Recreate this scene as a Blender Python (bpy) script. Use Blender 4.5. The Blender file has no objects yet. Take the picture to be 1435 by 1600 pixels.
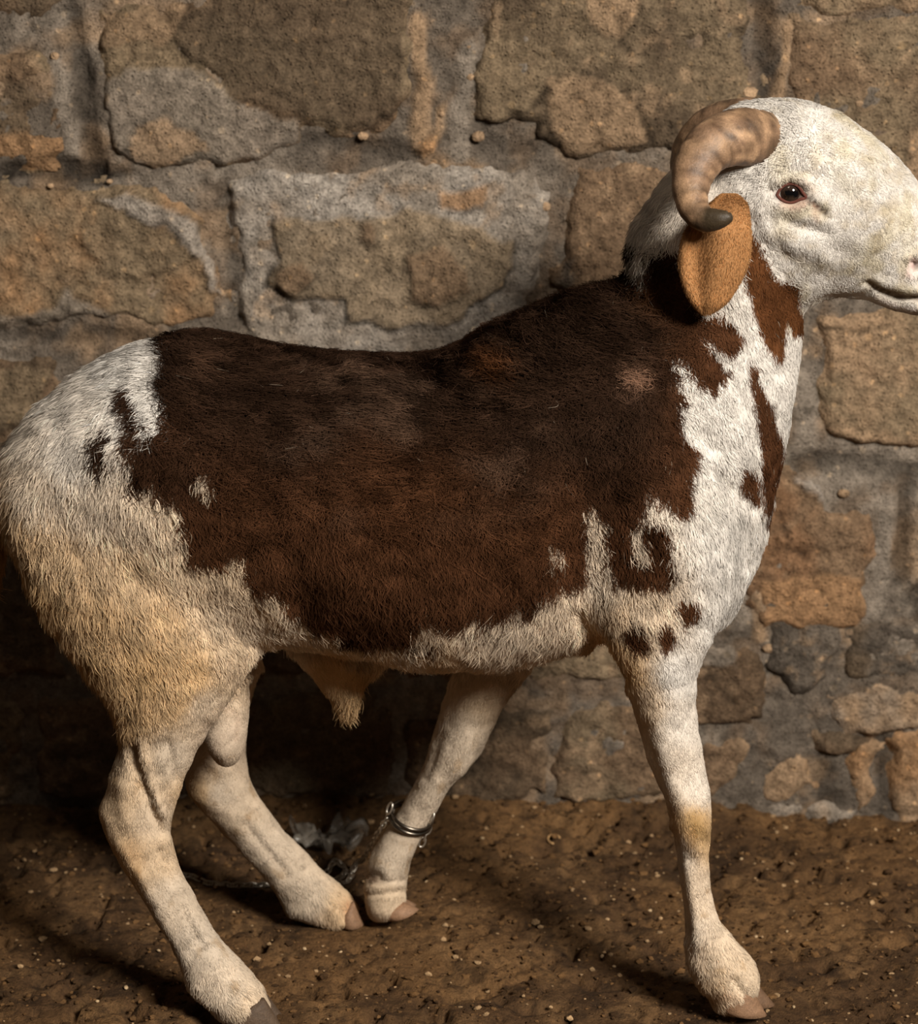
import bpy, bmesh, math
import numpy as np
from mathutils import Vector, Matrix, Euler
from mathutils.bvhtree import BVHTree

rng = np.random.default_rng(7)
S = bpy.context.scene
COL = S.collection

# ------------------------------------------------------------------ camera, world, lights, exposure
CAM_Y, CAM_Z, PITCH, FPX = -2.6, 1.3, math.radians(15.1), 3518.0
cam_d = bpy.data.cameras.new('camera')
cam = bpy.data.objects.new('camera', cam_d)
COL.objects.link(cam)
cam.location = (0, CAM_Y, CAM_Z)
cam.rotation_euler = (math.pi / 2 - PITCH, 0, 0)
cam_d.sensor_fit = 'VERTICAL'
cam_d.sensor_height = 36
cam_d.sensor_width = 36
cam_d.lens = FPX / 1600 * 36
cam_d.dof.use_dof = True
cam_d.dof.focus_distance = 2.58
cam_d.dof.aperture_fstop = 5.0
S.camera = cam

world = bpy.data.worlds.new('world')
S.world = world
world.use_nodes = True
bg = world.node_tree.nodes['Background']
bg.inputs[0].default_value = (1.0, 0.78, 0.58, 1)
bg.inputs[1].default_value = 0.022

def area_light(name, loc, target, size, power, color):
    d = bpy.data.lights.new(name, 'AREA')
    d.shape = 'DISK'
    d.size = size
    d.energy = power
    d.color = color
    o = bpy.data.objects.new(name, d)
    COL.objects.link(o)
    o.location = loc
    o.rotation_euler = (Vector(target) - Vector(loc)).to_track_quat('-Z', 'Y').to_euler()
    return o
area_light('key_lamp', (2.20, -3.60, 3.12), (0.05, 0.1, 0.55), 1.15, 395, (1.0, 0.915, 0.81))
area_light('overhead_fill', (-0.3, -1.2, 2.9), (-0.1, 0.4, 0.6), 0.5, 5, (1.0, 0.84, 0.68))  # weak fill light added for the back and rump, not an actual lamp

S.view_settings.view_transform = 'Standard'
S.view_settings.look = 'None'
S.view_settings.gamma = 1
S.view_settings.use_curve_mapping = False
S.view_settings.exposure = 0.0

# ------------------------------------------------------------------ helpers
CP, SP = math.cos(PITCH), math.sin(PITCH)
def ray(u, v):
    x = (u - 717.5) / FPX
    y = -(v - 800.0) / FPX
    # camera right = X, up = (0,sin,cos), forward = (0,cos,-sin)
    return np.array([x, CP + y * SP, -SP + y * CP])
def P(u, v, y=0.0):
    d = ray(u, v)
    t = (y - CAM_Y) / d[1]
    return np.array([0, CAM_Y, CAM_Z]) + d * t
def G(u, v, z=0.0):
    d = ray(u, v)
    t = (z - CAM_Z) / d[2]
    return np.array([0, CAM_Y, CAM_Z]) + d * t
def UV(p):
    """side-on drawing coordinates of points (n,3)"""
    p = np.atleast_2d(p)
    dx = p[:, 0]; dy = p[:, 1] - CAM_Y; dz = p[:, 2] - CAM_Z
    depth = dy * CP - dz * SP
    up = dy * SP + dz * CP
    return 717.5 + FPX * dx / depth, 800.0 - FPX * up / depth

def _hash(ix, iy, iz, seed):
    h = (ix * 374761393 + iy * 668265263 + iz * 1440662683 + seed * 974634777) & 0xffffffff
    h = ((h ^ (h >> 13)) * 1274126177) & 0xffffffff
    h = ((h ^ (h >> 16)) * 2246822519) & 0xffffffff
    return ((h ^ (h >> 15)) & 0xffffff) / float(0xffffff)
def vnoise(p, scale=1.0, seed=0):
    q = np.asarray(p, float) * scale + 1000.0
    i = np.floor(q).astype(np.int64)
    f = q - i
    f = f * f * (3 - 2 * f)
    r = 0
    for a in (0, 1):
        wx = f[:, 0] if a else 1 - f[:, 0]
        for b in (0, 1):
            wy = f[:, 1] if b else 1 - f[:, 1]
            for c in (0, 1):
                wz = f[:, 2] if c else 1 - f[:, 2]
                r = r + wx * wy * wz * _hash(i[:, 0] + a, i[:, 1] + b, i[:, 2] + c, seed)
    return r * 2 - 1
def fbm(p, scale, seed=0, octv=4, gain=0.5):
    r = 0; a = 1; t = 0
    for k in range(octv):
        r = r + a * vnoise(p, scale * 2.03 ** k, seed + 17 * k); t += a; a *= gain
    return r / t
def sstep(a, b, x):
    t = np.clip((x - a) / (b - a), 0, 1)
    return t * t * (3 - 2 * t)
def poly_sd(u, v, poly):
    """signed distance, positive inside"""
    poly = np.asarray(poly, float)
    out = np.full(len(u), -1e3)
    lo = poly.min(0) - 60; hi = poly.max(0) + 60
    idx = np.nonzero((u > lo[0]) & (u < hi[0]) & (v > lo[1]) & (v < hi[1]))[0]
    for s in range(0, len(idx), 20000):
        k = idx[s:s + 20000]
        x = u[k][:, None]; y = v[k][:, None]
        a = poly; b = np.roll(poly, -1, 0)
        ex = b[:, 0] - a[:, 0]; ey = b[:, 1] - a[:, 1]
        wx = x - a[:, 0]; wy = y - a[:, 1]
        t = np.clip((wx * ex + wy * ey) / (ex * ex + ey * ey + 1e-9), 0, 1)
        d = np.sqrt(((wx - t * ex) ** 2 + (wy - t * ey) ** 2).min(1))
        cr = ((a[:, 1] > y) != (b[:, 1] > y)) & (x < ex * (y - a[:, 1]) / (ey + 1e-12 * (ey == 0)) + a[:, 0])
        ins = cr.sum(1) % 2 == 1
        out[k] = np.where(ins, d, -d)
    return out
def line_d(u, v, pl):
    pl = np.asarray(pl, float)
    best = np.full(len(u), 1e6)
    for a, b in zip(pl[:-1], pl[1:]):
        e = b - a
        t = np.clip(((u - a[0]) * e[0] + (v - a[1]) * e[1]) / (e @ e + 1e-9), 0, 1)
        best = np.minimum(best, np.hypot(u - a[0] - t * e[0], v - a[1] - t * e[1]))
    return best
def catmull(pts, n):
    """pts (k,d) -> n samples, centripetal enough for evenly spaced keys"""
    pts = np.asarray(pts, float)
    k = len(pts)
    ext = np.vstack([2 * pts[0] - pts[1], pts, 2 * pts[-1] - pts[-2]])
    t = np.linspace(0, k - 1, n)
    i = np.minimum(t.astype(int), k - 2)
    f = (t - i)[:, None]
    p0, p1, p2, p3 = ext[i], ext[i + 1], ext[i + 2], ext[i + 3]
    return 0.5 * (2 * p1 + (p2 - p0) * f + (2 * p0 - 5 * p1 + 4 * p2 - p3) * f ** 2 + (3 * p1 - p0 - 3 * p2 + p3) * f ** 3)

def mesh_obj(name, verts, faces, mat=None, parent=None, smooth=True):
    me = bpy.data.meshes.new(name)
    me.from_pydata([tuple(map(float, x)) for x in verts], [], [tuple(map(int, f)) for f in faces])
    me.update()
    if smooth:
        me.polygons.foreach_set('use_smooth', [True] * len(me.polygons))
    o = bpy.data.objects.new(name, me)
    COL.objects.link(o)
    if mat: me.materials.append(mat)
    if parent: o.parent = parent
    return o
def set_col(me, cols, name='col'):
    a = me.color_attributes.new(name, 'FLOAT_COLOR', 'POINT')
    c = np.ones((len(me.vertices), 4)); c[:, :3] = cols
    a.data.foreach_set('color', c.ravel())
def tag(o, label=None, cat=None, group=None, kind=None):
    if label: o['label'] = label
    if cat: o['category'] = cat
    if group: o['group'] = group
    if kind: o['kind'] = kind
    return o
def empty(name, loc=(0, 0, 0)):
    o = bpy.data.objects.new(name, None)
    COL.objects.link(o)
    o.location = loc
    o.empty_display_size = 0.05
    return o
def srgb(r, g, b):
    f = lambda c: (c / 255 / 12.92) if c / 255 <= 0.04045 else ((c / 255 + 0.055) / 1.055) ** 2.4
    return np.array([f(r), f(g), f(b)])

# ------------------------------------------------------------------ materials
def mat_new(name):
    m = bpy.data.materials.new(name)
    m.use_nodes = True
    nt = m.node_tree
    b = nt.nodes['Principled BSDF']
    return m, nt, b
def mat_vcol(name, rough=0.9, spec=0.2, grain=(120, 0.35), fine=(600, 0.25), bump=0.4, bumpdist=0.004, pits=None, chips=None):
    m, nt, b = mat_new(name)
    N = nt.nodes.new; L = nt.links.new
    at = N('ShaderNodeAttribute'); at.attribute_name = 'col'
    tc = N('ShaderNodeNewGeometry')
    n1 = N('ShaderNodeTexNoise'); n1.inputs['Scale'].default_value = grain[0]; n1.inputs['Detail'].default_value = 6; n1.inputs['Roughness'].default_value = 0.65
    n2 = N('ShaderNodeTexNoise'); n2.inputs['Scale'].default_value = fine[0]; n2.inputs['Detail'].default_value = 3
    L(tc.outputs['Position'], n1.inputs['Vector']); L(tc.outputs['Position'], n2.inputs['Vector'])
    def rng_(src, amp):
        mr = N('ShaderNodeMapRange'); mr.inputs['From Min'].default_value = 0.25; mr.inputs['From Max'].default_value = 0.75
        mr.inputs['To Min'].default_value = 1 - amp; mr.inputs['To Max'].default_value = 1 + amp
        L(src, mr.inputs['Value']); return mr.outputs[0]
    f1 = rng_(n1.outputs['Fac'], grain[1]); f2 = rng_(n2.outputs['Fac'], fine[1])
    mu = N('ShaderNodeMath'); mu.operation = 'MULTIPLY'; L(f1, mu.inputs[0]); L(f2, mu.inputs[1])
    vm = N('ShaderNodeVectorMath'); vm.operation = 'SCALE'
    L(at.outputs['Color'], vm.inputs[0]); L(mu.outputs[0], vm.inputs['Scale'])
    colour = vm.outputs[0]
    if chips:
        for sc_, thr, size, mulc in chips:
            vo = N('ShaderNodeTexVoronoi'); vo.inputs['Scale'].default_value = sc_
            wob = N('ShaderNodeVectorMath'); wob.operation = 'MULTIPLY_ADD'
            L(n1.outputs['Color'], wob.inputs[0]); wob.inputs[1].default_value = (.012, .012, .012); L(tc.outputs['Position'], wob.inputs[2])
            L(wob.outputs[0], vo.inputs['Vector'])
            sepc = N('ShaderNodeSeparateColor'); L(vo.outputs['Color'], sepc.inputs[0])
            g1 = N('ShaderNodeMath'); g1.operation = 'GREATER_THAN'; L(sepc.outputs[0], g1.inputs[0]); g1.inputs[1].default_value = thr
            g2 = N('ShaderNodeMapRange'); g2.inputs['From Min'].default_value = size; g2.inputs['From Max'].default_value = size * .6
            L(vo.outputs['Distance'], g2.inputs['Value'])
            gm = N('ShaderNodeMath'); gm.operation = 'MULTIPLY'; L(g1.outputs[0], gm.inputs[0]); L(g2.outputs[0], gm.inputs[1])
            mxc = N('ShaderNodeMix'); mxc.data_type = 'RGBA'; mxc.blend_type = 'MULTIPLY'
            L(gm.outputs[0], mxc.inputs['Factor']); L(colour, mxc.inputs['A']); mxc.inputs['B'].default_value = mulc
            mxc.clamp_result = False
            colour = mxc.outputs['Result']
    L(colour, b.inputs['Base Color'])
    ad = N('ShaderNodeMath'); ad.operation = 'MULTIPLY_ADD'
    L(n2.outputs['Fac'], ad.inputs[0]); ad.inputs[1].default_value = 0.3; L(n1.outputs['Fac'], ad.inputs[2])
    h = ad.outputs[0]
    if pits:
        vo = N('ShaderNodeTexVoronoi'); vo.inputs['Scale'].default_value = pits[0]; vo.inputs['Randomness'].default_value = 1
        L(tc.outputs['Position'], vo.inputs['Vector'])
        mr = N('ShaderNodeMapRange'); mr.inputs['From Min'].default_value = 0.0; mr.inputs['From Max'].default_value = 0.3
        mr.inputs['To Min'].default_value = -pits[1]; mr.inputs['To Max'].default_value = 0
        L(vo.outputs['Distance'], mr.inputs['Value'])
        ad2 = N('ShaderNodeMath'); L(h, ad2.inputs[0]); L(mr.outputs[0], ad2.inputs[1]); h = ad2.outputs[0]
    bp = N('ShaderNodeBump'); bp.inputs['Strength'].default_value = bump; bp.inputs['Distance'].default_value = bumpdist
    L(h, bp.inputs['Height']); L(bp.outputs[0], b.inputs['Normal'])
    b.inputs['Roughness'].default_value = rough
    b.inputs['Specular IOR Level'].default_value = spec
    return m
CHIPS = [(75, .82, .30, (1.7, 1.6, 1.45, 1)), (140, .80, .26, (.42, .40, .38, 1)), (38, .90, .24, (1.45, 1.4, 1.3, 1)), (260, .72, .30, (.55, .53, .5, 1))]
M_stone = mat_vcol('stone', 0.92, 0.15, (55, 0.55), (300, 0.38), 1.0, 0.008, (150, 0.35), CHIPS)
M_mortar = mat_vcol('mortar', 0.95, 0.12, (65, 0.5), (380, 0.36), 1.0, 0.007, (190, 0.4), CHIPS)
M_dirt = mat_vcol('dirt', 0.85, 0.22, (110, 0.5), (480, 0.3), 0.9, 0.006)
M_clod = mat_vcol('clod', 0.9, 0.2, (200, 0.4), (700, 0.25), 0.5, 0.003)
M_hide = mat_vcol('hide', 0.85, 0.12, (160, 0.12), (900, 0.16), 0.35, 0.002)
M_horn = mat_vcol('horn', 0.5, 0.4, (130, 0.28), (500, 0.2), 0.5, 0.002)
M_hoof = mat_vcol('hoof', 0.6, 0.3, (150, 0.25), (600, 0.2), 0.5, 0.002)
M_ear = mat_vcol('ear_skin', 0.8, 0.15, (300, 0.14), (1200, 0.2), 0.4, 0.0015)
M_pebble = mat_vcol('pebble', 0.8, 0.25, (250, 0.2), (900, 0.15), 0.4, 0.002)

m, nt, b = mat_new('steel'); M_steel = m
b.inputs['Base Color'].default_value = (0.66, 0.62, 0.55, 1); b.inputs['Metallic'].default_value = 1; b.inputs['Roughness'].default_value = 0.32
nz = nt.nodes.new('ShaderNodeTexNoise'); nz.inputs['Scale'].default_value = 300
mr = nt.nodes.new('ShaderNodeMapRange'); mr.inputs['To Min'].default_value = 0.25; mr.inputs['To Max'].default_value = 0.6
nt.links.new(nz.outputs['Fac'], mr.inputs['Value']); nt.links.new(mr.outputs[0], b.inputs['Roughness'])

m, nt, b = mat_new('dark_steel'); M_dsteel = m
b.inputs['Base Color'].default_value = (0.16, 0.14, 0.115, 1); b.inputs['Metallic'].default_value = 1
nz = nt.nodes.new('ShaderNodeTexNoise'); nz.inputs['Scale'].default_value = 260
mr = nt.nodes.new('ShaderNodeMapRange'); mr.inputs['To Min'].default_value = 0.15; mr.inputs['To Max'].default_value = 0.5
nt.links.new(nz.outputs['Fac'], mr.inputs['Value']); nt.links.new(mr.outputs[0], b.inputs['Roughness'])

m, nt, b = mat_new('eyeball'); M_eye = m
at = nt.nodes.new('ShaderNodeAttribute'); at.attribute_name = 'col'
nt.links.new(at.outputs['Color'], b.inputs['Base Color'])
b.inputs['Roughness'].default_value = 0.06; b.inputs['Specular IOR Level'].default_value = 0.6; b.inputs['Coat Weight'].default_value = 0.6; b.inputs['Coat Roughness'].default_value = 0.03

m, nt, b = mat_new('thin_plastic'); M_plastic = m
b.inputs['Base Color'].default_value = (0.26, 0.23, 0.19, 1); b.inputs['Roughness'].default_value = 0.3; b.inputs['Alpha'].default_value = 0.55
nz = nt.nodes.new('ShaderNodeTexNoise'); nz.inputs['Scale'].default_value = 120
mr = nt.nodes.new('ShaderNodeMapRange'); mr.inputs['To Min'].default_value = 0.05; mr.inputs['To Max'].default_value = 0.5
nt.links.new(nz.outputs['Fac'], mr.inputs['Value']); nt.links.new(mr.outputs[0], b.inputs['Alpha'])

# hair: shaded with the hide's normal under each strand, plus a soft sheen along the strand
def mat_hair():
    m = bpy.data.materials.new('coat_hair'); m.use_nodes = True
    nt = m.node_tree; nt.nodes.clear(); N = nt.nodes.new; L = nt.links.new
    out = N('ShaderNodeOutputMaterial')
    c = N('ShaderNodeAttribute'); c.attribute_name = 'col'
    n = N('ShaderNodeAttribute'); n.attribute_name = 'nrm'
    geo = N('ShaderNodeNewGeometry')
    mixn = N('ShaderNodeVectorMath'); mixn.operation = 'MULTIPLY_ADD'
    L(geo.outputs['Normal'], mixn.inputs[0]); mixn.inputs[1].default_value = (0.30, 0.30, 0.30); L(n.outputs['Vector'], mixn.inputs[2])
    nn = N('ShaderNodeVectorMath'); nn.operation = 'NORMALIZE'; L(mixn.outputs[0], nn.inputs[0])
    d = N('ShaderNodeBsdfDiffuse'); L(c.outputs['Color'], d.inputs['Color']); L(nn.outputs[0], d.inputs['Normal'])
    h = N('ShaderNodeBsdfHair'); h.component = 'Reflection'; L(c.outputs['Color'], h.inputs['Color'])
    h.inputs['RoughnessU'].default_value = 0.35; h.inputs['RoughnessV'].default_value = 0.6
    mx = N('ShaderNodeMixShader'); mx.inputs[0].default_value = 0.16
    L(d.outputs[0], mx.inputs[1]); L(h.outputs[0], mx.inputs[2]); L(mx.outputs[0], out.inputs['Surface'])
    return m
M_hair = mat_hair()

# ------------------------------------------------------------------ wall of rough stones in cement
WY = 0.50
def wall_xz(u, v):
    p = P(u, v, WY); return p[0], p[2]
C_TAN = srgb(152, 126, 98); C_ORANGE = srgb(158, 122, 86); C_GREY = srgb(136, 125, 112); C_LGREY = srgb(160, 151, 140)
C_DARK = srgb(88, 74, 58); C_BROWN = srgb(116, 94, 72); C_OLIVE = srgb(130, 112, 88); C_DMORT = srgb(104, 94, 83); C_RED = srgb(130, 98, 70)
def _tone(c): return (c * .94 + c.mean() * .06) * .90
C_TAN, C_ORANGE, C_GREY, C_LGREY, C_DARK, C_BROWN, C_OLIVE, C_DMORT, C_RED = map(_tone, (C_TAN, C_ORANGE, C_GREY, C_LGREY, C_DARK, C_BROWN, C_OLIVE, C_DMORT, C_RED))
# outline in drawing pixels, base colour, second colour, coverage of second, thickness, blotches [(polygon, colour, raise)]
STONES = [
 ('stone_block', [(-90,75),(60,68),(92,90),(104,150),(106,245),(60,256),(-90,262)], C_BROWN, C_OLIVE, .5, .016,
   [([(-90,205),(20,200),(70,205),(108,200),(108,270),(-90,270)], C_ORANGE, .002), ([(-90,120),(40,125),(80,150),(75,210),(-90,220)], C_DARK*1.15, -.003)]),
 ('stone_block', [(-90,-70),(110,-70),(125,8),(60,28),(-90,30)], C_DARK*1.15, C_BROWN, .5, .012, []),
 ('stone_block', [(150,20),(300,-10),(640,-90),(655,60),(640,150),(615,195),(560,205),(480,200),(460,230),(330,262),(230,262),(175,240),(158,140)], C_OLIVE, C_BROWN, .55, .018,
   [([(290,20),(400,-40),(640,-60),(632,110),(618,180),(560,195),(500,192),(430,170),(370,150),(340,120),(300,95),(275,60)], C_DARK, .004),
    ([(155,130),(200,110),(290,105),(345,130),(390,165),(470,190),(465,225),(330,265),(190,255)], C_GREY*.88, .006),
    ([(205,205),(250,180),(310,200),(330,240),(250,265),(215,245)], C_TAN*.9, .002),
    ([(150,20),(300,0),(290,40),(255,70),(160,75)], C_TAN*.8, .002)]),
 ('stone_block', [(742,60),(770,20),(800,-90),(1160,-90),(1180,60),(1185,170),(1150,210),(1060,225),(1010,240),(890,245),(850,215),(840,190),(770,205),(738,190)], C_OLIVE*.85, C_DARK, .55, .018,
   [([(900,-20),(990,-20),(1000,30),(970,60),(920,45)], C_TAN, .002), ([(850,130),(920,115),(990,150),(1010,215),(950,240),(890,245),(860,200)], C_TAN*.92, .004),
    ([(745,60),(860,70),(850,140),(790,200),(742,190)], C_OLIVE*.9, .003), ([(1076,56),(1100,54),(1102,72),(1082,76)], C_DARK*.6, -.006)]),
 ('stone_block', [(1225,30),(1300,22),(1500,40),(1500,480),(1400,470),(1300,440),(1235,300)], C_BROWN*1.05, C_OLIVE*.9, .5, .014,
   [([(1420,200),(1500,190),(1500,330),(1410,300)], C_TAN*.95, .002)]),
 ('stone_block', [(1222,-90),(1500,-90),(1500,22),(1340,14),(1240,18)], C_OLIVE*.9, C_TAN, .4, .012, []),
 ('stone_block', [(-90,300),(60,290),(170,298),(240,300),(310,345),(338,420),(345,490),(280,505),(215,505),(120,495),(-90,512)], C_ORANGE*.92, C_OLIVE, .5, .02,
   [([(135,345),(200,325),(270,360),(300,400),(250,430),(170,425),(130,400)], C_OLIVE*.85, .004),
    ([(190,300),(250,312),(300,340),(335,400),(348,470),(322,440),(300,395),(262,355),(205,335),(150,315)], C_LGREY*.9, .006),
    ([(-90,495),(80,480),(110,440),(95,430),(130,470),(200,500),(100,520),(-90,525)], C_GREY*.75, .003)]),
 ('stone_block', [(366,290),(400,268),(560,262),(700,252),(830,262),(858,300),(850,400),(838,460),(790,520),(700,560),(480,560),(378,530)], C_LGREY, C_GREY, .5, .02,
   [([(425,350),(445,338),(520,332),(575,340),(640,322),(700,335),(760,350),(775,375),(800,380),(806,415),(785,445),(740,470),(715,500),(620,512),(550,505),(545,465),(500,458),(470,472),(440,462),(420,440),(432,400)], C_OLIVE, .007),
    ([(640,400),(690,380),(725,400),(735,450),(690,478),(640,470)], C_BROWN*1.0, .008), ([(435,420),(470,400),(490,430),(470,460),(440,455)], C_BROWN*1.1, .008),
    ([(560,350),(580,345),(590,375),(578,385),(562,370)], C_BROWN*.9, .006), ([(680,295),(760,290),(760,325),(690,320)], C_ORANGE*.9, .004)]),
 ('stone_block', [(905,258),(1000,250),(1080,262),(1080,470),(980,480),(880,470),(860,440),(890,370),(900,300)], C_TAN*.88, C_BROWN, .45, .02,
   [([(885,395),(900,400),(885,460),(855,470)], C_DMORT*.85, .002)]),
 ('stone_block', [(-90,572),(60,565),(120,590),(110,690),(60,760),(-90,760)], C_BROWN, C_DARK, .5, .02, [([(-90,580),(90,575),(50,660),(-90,680)], C_OLIVE*.8, .003)]),
 ('stone_block', [(1290,500),(1360,486),(1500,486),(1500,706),(1400,700),(1350,690),(1286,672),(1280,580)], C_TAN*1.02, C_OLIVE, .4, .02, [([(1290,660),(1500,690),(1500,712),(1290,690)], C_TAN, .003)]),
 ('stone_block', [(1170,735),(1235,742),(1275,762),(1300,790),(1360,800),(1366,850),(1352,960),(1330,985),(1300,975),(1190,985),(1150,900)], C_BROWN*1.15, C_RED, .5, .022,
   [([(1190,905),(1250,895),(1320,905),(1350,900),(1350,985),(1300,985),(1190,990)], C_ORANGE*.95, .003), ([(1240,740),(1290,745),(1350,790),(1290,790)], C_LGREY*.9, .005)]),
 ('cement_patch', [(1192,935),(1215,922),(1255,920),(1300,928),(1312,955),(1308,1010),(1290,1060),(1240,1075),(1200,1050)], C_DMORT*.72, C_DMORT, .3, .02, []),
 ('stone_block', [(1065,1015),(1140,1000),(1185,1015),(1195,1060),(1190,1125),(1130,1138),(1065,1135)], C_BROWN*.72, C_DARK, .5, .02, [([(1070,1005),(1150,1000),(1150,1040),(1090,1045)], C_GREY*.8, .003)]),
 ('stone_block', [(1318,985),(1370,975),(1500,985),(1500,1060),(1390,1066),(1330,1060)], C_DMORT*.75, C_DARK*1.1, .5, .018, []),
 ('stone_block', [(1288,1090),(1340,1075),(1500,1072),(1500,1140),(1400,1138),(1320,1152),(1290,1130)], C_GREY, C_TAN, .5, .018, []),
 ('rubble_stone', [(1192,1235),(1215,1195),(1240,1182),(1262,1190),(1274,1222),(1240,1245),(1200,1252)], C_TAN, C_ORANGE, .4, .02, []),
 ('rubble_stone', [(1270,1150),(1300,1142),(1340,1150),(1348,1170),(1320,1182),(1285,1180)], C_DARK, C_BROWN, .4, .022, []),
 ('rubble_stone', [(1326,1165),(1350,1155),(1372,1170),(1368,1210),(1360,1262),(1335,1265),(1330,1215)], C_TAN*.95, C_ORANGE, .4, .02, []),
 ('rubble_stone', [(1402,1150),(1440,1142),(1500,1150),(1500,1290),(1400,1285),(1398,1215)], C_TAN*.9, C_ORANGE*.9, .5, .02, []),
 ('rubble_stone', [(1092,1150),(1140,1142),(1165,1165),(1155,1215),(1120,1250),(1090,1240)], C_BROWN*1.1, C_TAN, .45, .018, []),
 ('rubble_stone', [(1200,1262),(1260,1255),(1330,1270),(1320,1300),(1200,1300)], C_GREY, C_TAN, .4, .014, []),
 ('stone_block', [(880,1105),(950,1095),(1060,1105),(1070,1240),(960,1255),(870,1250)], C_BROWN*.95, C_OLIVE*.8, .5, .02, []),
 ('stone_block', [(640,1130),(740,1100),(855,1110),(850,1250),(740,1255),(640,1240)], C_BROWN*.9, C_DARK, .5, .02, []),
 ('stone_block', [(360,1090),(500,1080),(615,1100),(618,1235),(480,1250),(360,1240)], C_BROWN*.9, C_OLIVE*.8, .5, .02, []),
 ('stone_block', [(60,1090),(200,1080),(335,1095),(330,1240),(180,1250),(60,1245)], C_BROWN*.9, C_DARK, .5, .02, []),
 ('stone_block', [(-200,860),(-40,850),(90,860),(100,1050),(-20,1065),(-200,1060)], C_BROWN*.95, C_DARK, .5, .02, []),
 ('stone_block', [(-330,1085),(-100,1080),(35,1095),(30,1245),(-330,1245)], C_BROWN*.9, C_OLIVE*.8, .5, .02, []),
 ('stone_block', [(420,600),(620,592),(800,600),(810,790),(600,800),(410,790)], C_BROWN*.95, C_OLIVE, .5, .018, []),
 ('stone_block', [(840,600),(1000,592),(1200,600),(1140,780),(1000,800),(850,790)], C_OLIVE*.95, C_TAN, .5, .018, []),
 ('stone_block', [(150,600),(380,592),(385,790),(140,800)], C_OLIVE*.95, C_TAN, .5, .018, []),
 ('stone_block', [(640,850),(840,840),(1020,850),(1030,1060),(840,1068),(640,1060)], C_BROWN*.95, C_OLIVE, .5, .018, []),
 ('stone_block', [(130,840),(380,835),(610,850),(610,1050),(380,1060),(130,1050)], C_BROWN*.95, C_DARK, .5, .018, []),
]
# courses outside what the picture frames
XL, XR = wall_xz(-95, 700)[0], wall_xz(1500, 700)[0]
def blk(x0, z0, x1, z1):
    r = rng.uniform(-.012, .012, (8, 2))
    q = np.array([(x0+.03, z0), ((x0+x1)/2, z0), (x1-.03, z0), (x1, (z0+z1)/2), (x1-.03, z1), ((x0+x1)/2, z1), (x0+.03, z1), (x0, (z0+z1)/2)])
    return q + r
EXTRA = []
for k, z in enumerate(np.arange(0.03, 1.75, 0.225)):
    for xs in (np.arange(XL - .9 - .1 * (k % 2), XL - .02, .36), np.arange(XR + .02 + .12 * (k % 2), XR + .75, .36)):
        for x in xs:
            if x + .34 < XL + .1 or x > XR - .05:
                x1 = min(x + .33, XL - .02) if x < 0 else x + .33
                if x1 - x > .12: EXTRA.append(blk(x, z, x1, z + .195))
ztop = wall_xz(700, -80)[1]
for z in np.arange(ztop + .02, 1.75, .225):
    for x in np.arange(XL, XR - .1, .36):
        EXTRA.append(blk(x, z, x + .33, z + .195))

wall = empty('wall_back', (0, WY, 0)); tag(wall, kind='structure')
def heightfield(name, X, Z, Y, keep, cols, mat, parent):
    """grid of points X,Z (nz,nx) with depth Y in front of the wall plane; faces kept by mask"""
    nz, nx = X.shape
    idx = np.arange(nz * nx).reshape(nz, nx)
    q = np.stack([idx[:-1, :-1], idx[:-1, 1:], idx[1:, 1:], idx[1:, :-1]], -1).reshape(-1, 4)
    kf = (keep[:-1, :-1] | keep[:-1, 1:] | keep[1:, 1:] | keep[1:, :-1]).ravel()
    q = q[kf]
    used = np.unique(q); remap = np.full(nz * nx, -1); remap[used] = np.arange(len(used))
    V = np.stack([X.ravel(), -Y.ravel(), Z.ravel()], 1)[used]
    o = mesh_obj(name, V, remap[q], mat, parent)
    set_col(o.data, cols.reshape(-1, 3)[used])
    return o
def axis(lo, hi, flo, fhi, fine, coarse):
    a = list(np.arange(lo, flo, coarse)) + list(np.arange(flo, fhi, fine)) + list(np.arange(fhi, hi + coarse, coarse))
    return np.array(a)
# mortar sheet
gx = axis(XL - 1.0, XR + .85, XL - .02, XR + .02, .0065, .04); gz = axis(-.06, 1.8, -.06, ztop + .02, .0065, .04)
X, Z = np.meshgrid(gx, gz)
pts = np.stack([X.ravel(), np.zeros(X.size), Z.ravel()], 1)
pw = pts.copy(); pw[:, 1] = WY
uu, vv = UV(pw)
Y = fbm(pts, 9, 1, 4) * .008 + fbm(pts, 45, 2, 4) * .007 + fbm(pts, 120, 22, 2) * .003
mc = C_DMORT[None] * np.ones((len(pts), 1))
t = sstep(-.1, .35, fbm(pts, 7, 3, 4)); mc = mc * (1 - t[:, None]) + C_GREY * t[:, None]
t = sstep(.1, .4, fbm(pts, 14, 4, 4)); mc = mc * (1 - t[:, None] * .7) + C_TAN * t[:, None] * .7
t = sstep(.0, .4, fbm(pts, 24, 24, 4)); mc = mc * (1 - t[:, None] * .5) + C_BROWN * t[:, None] * .5
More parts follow.
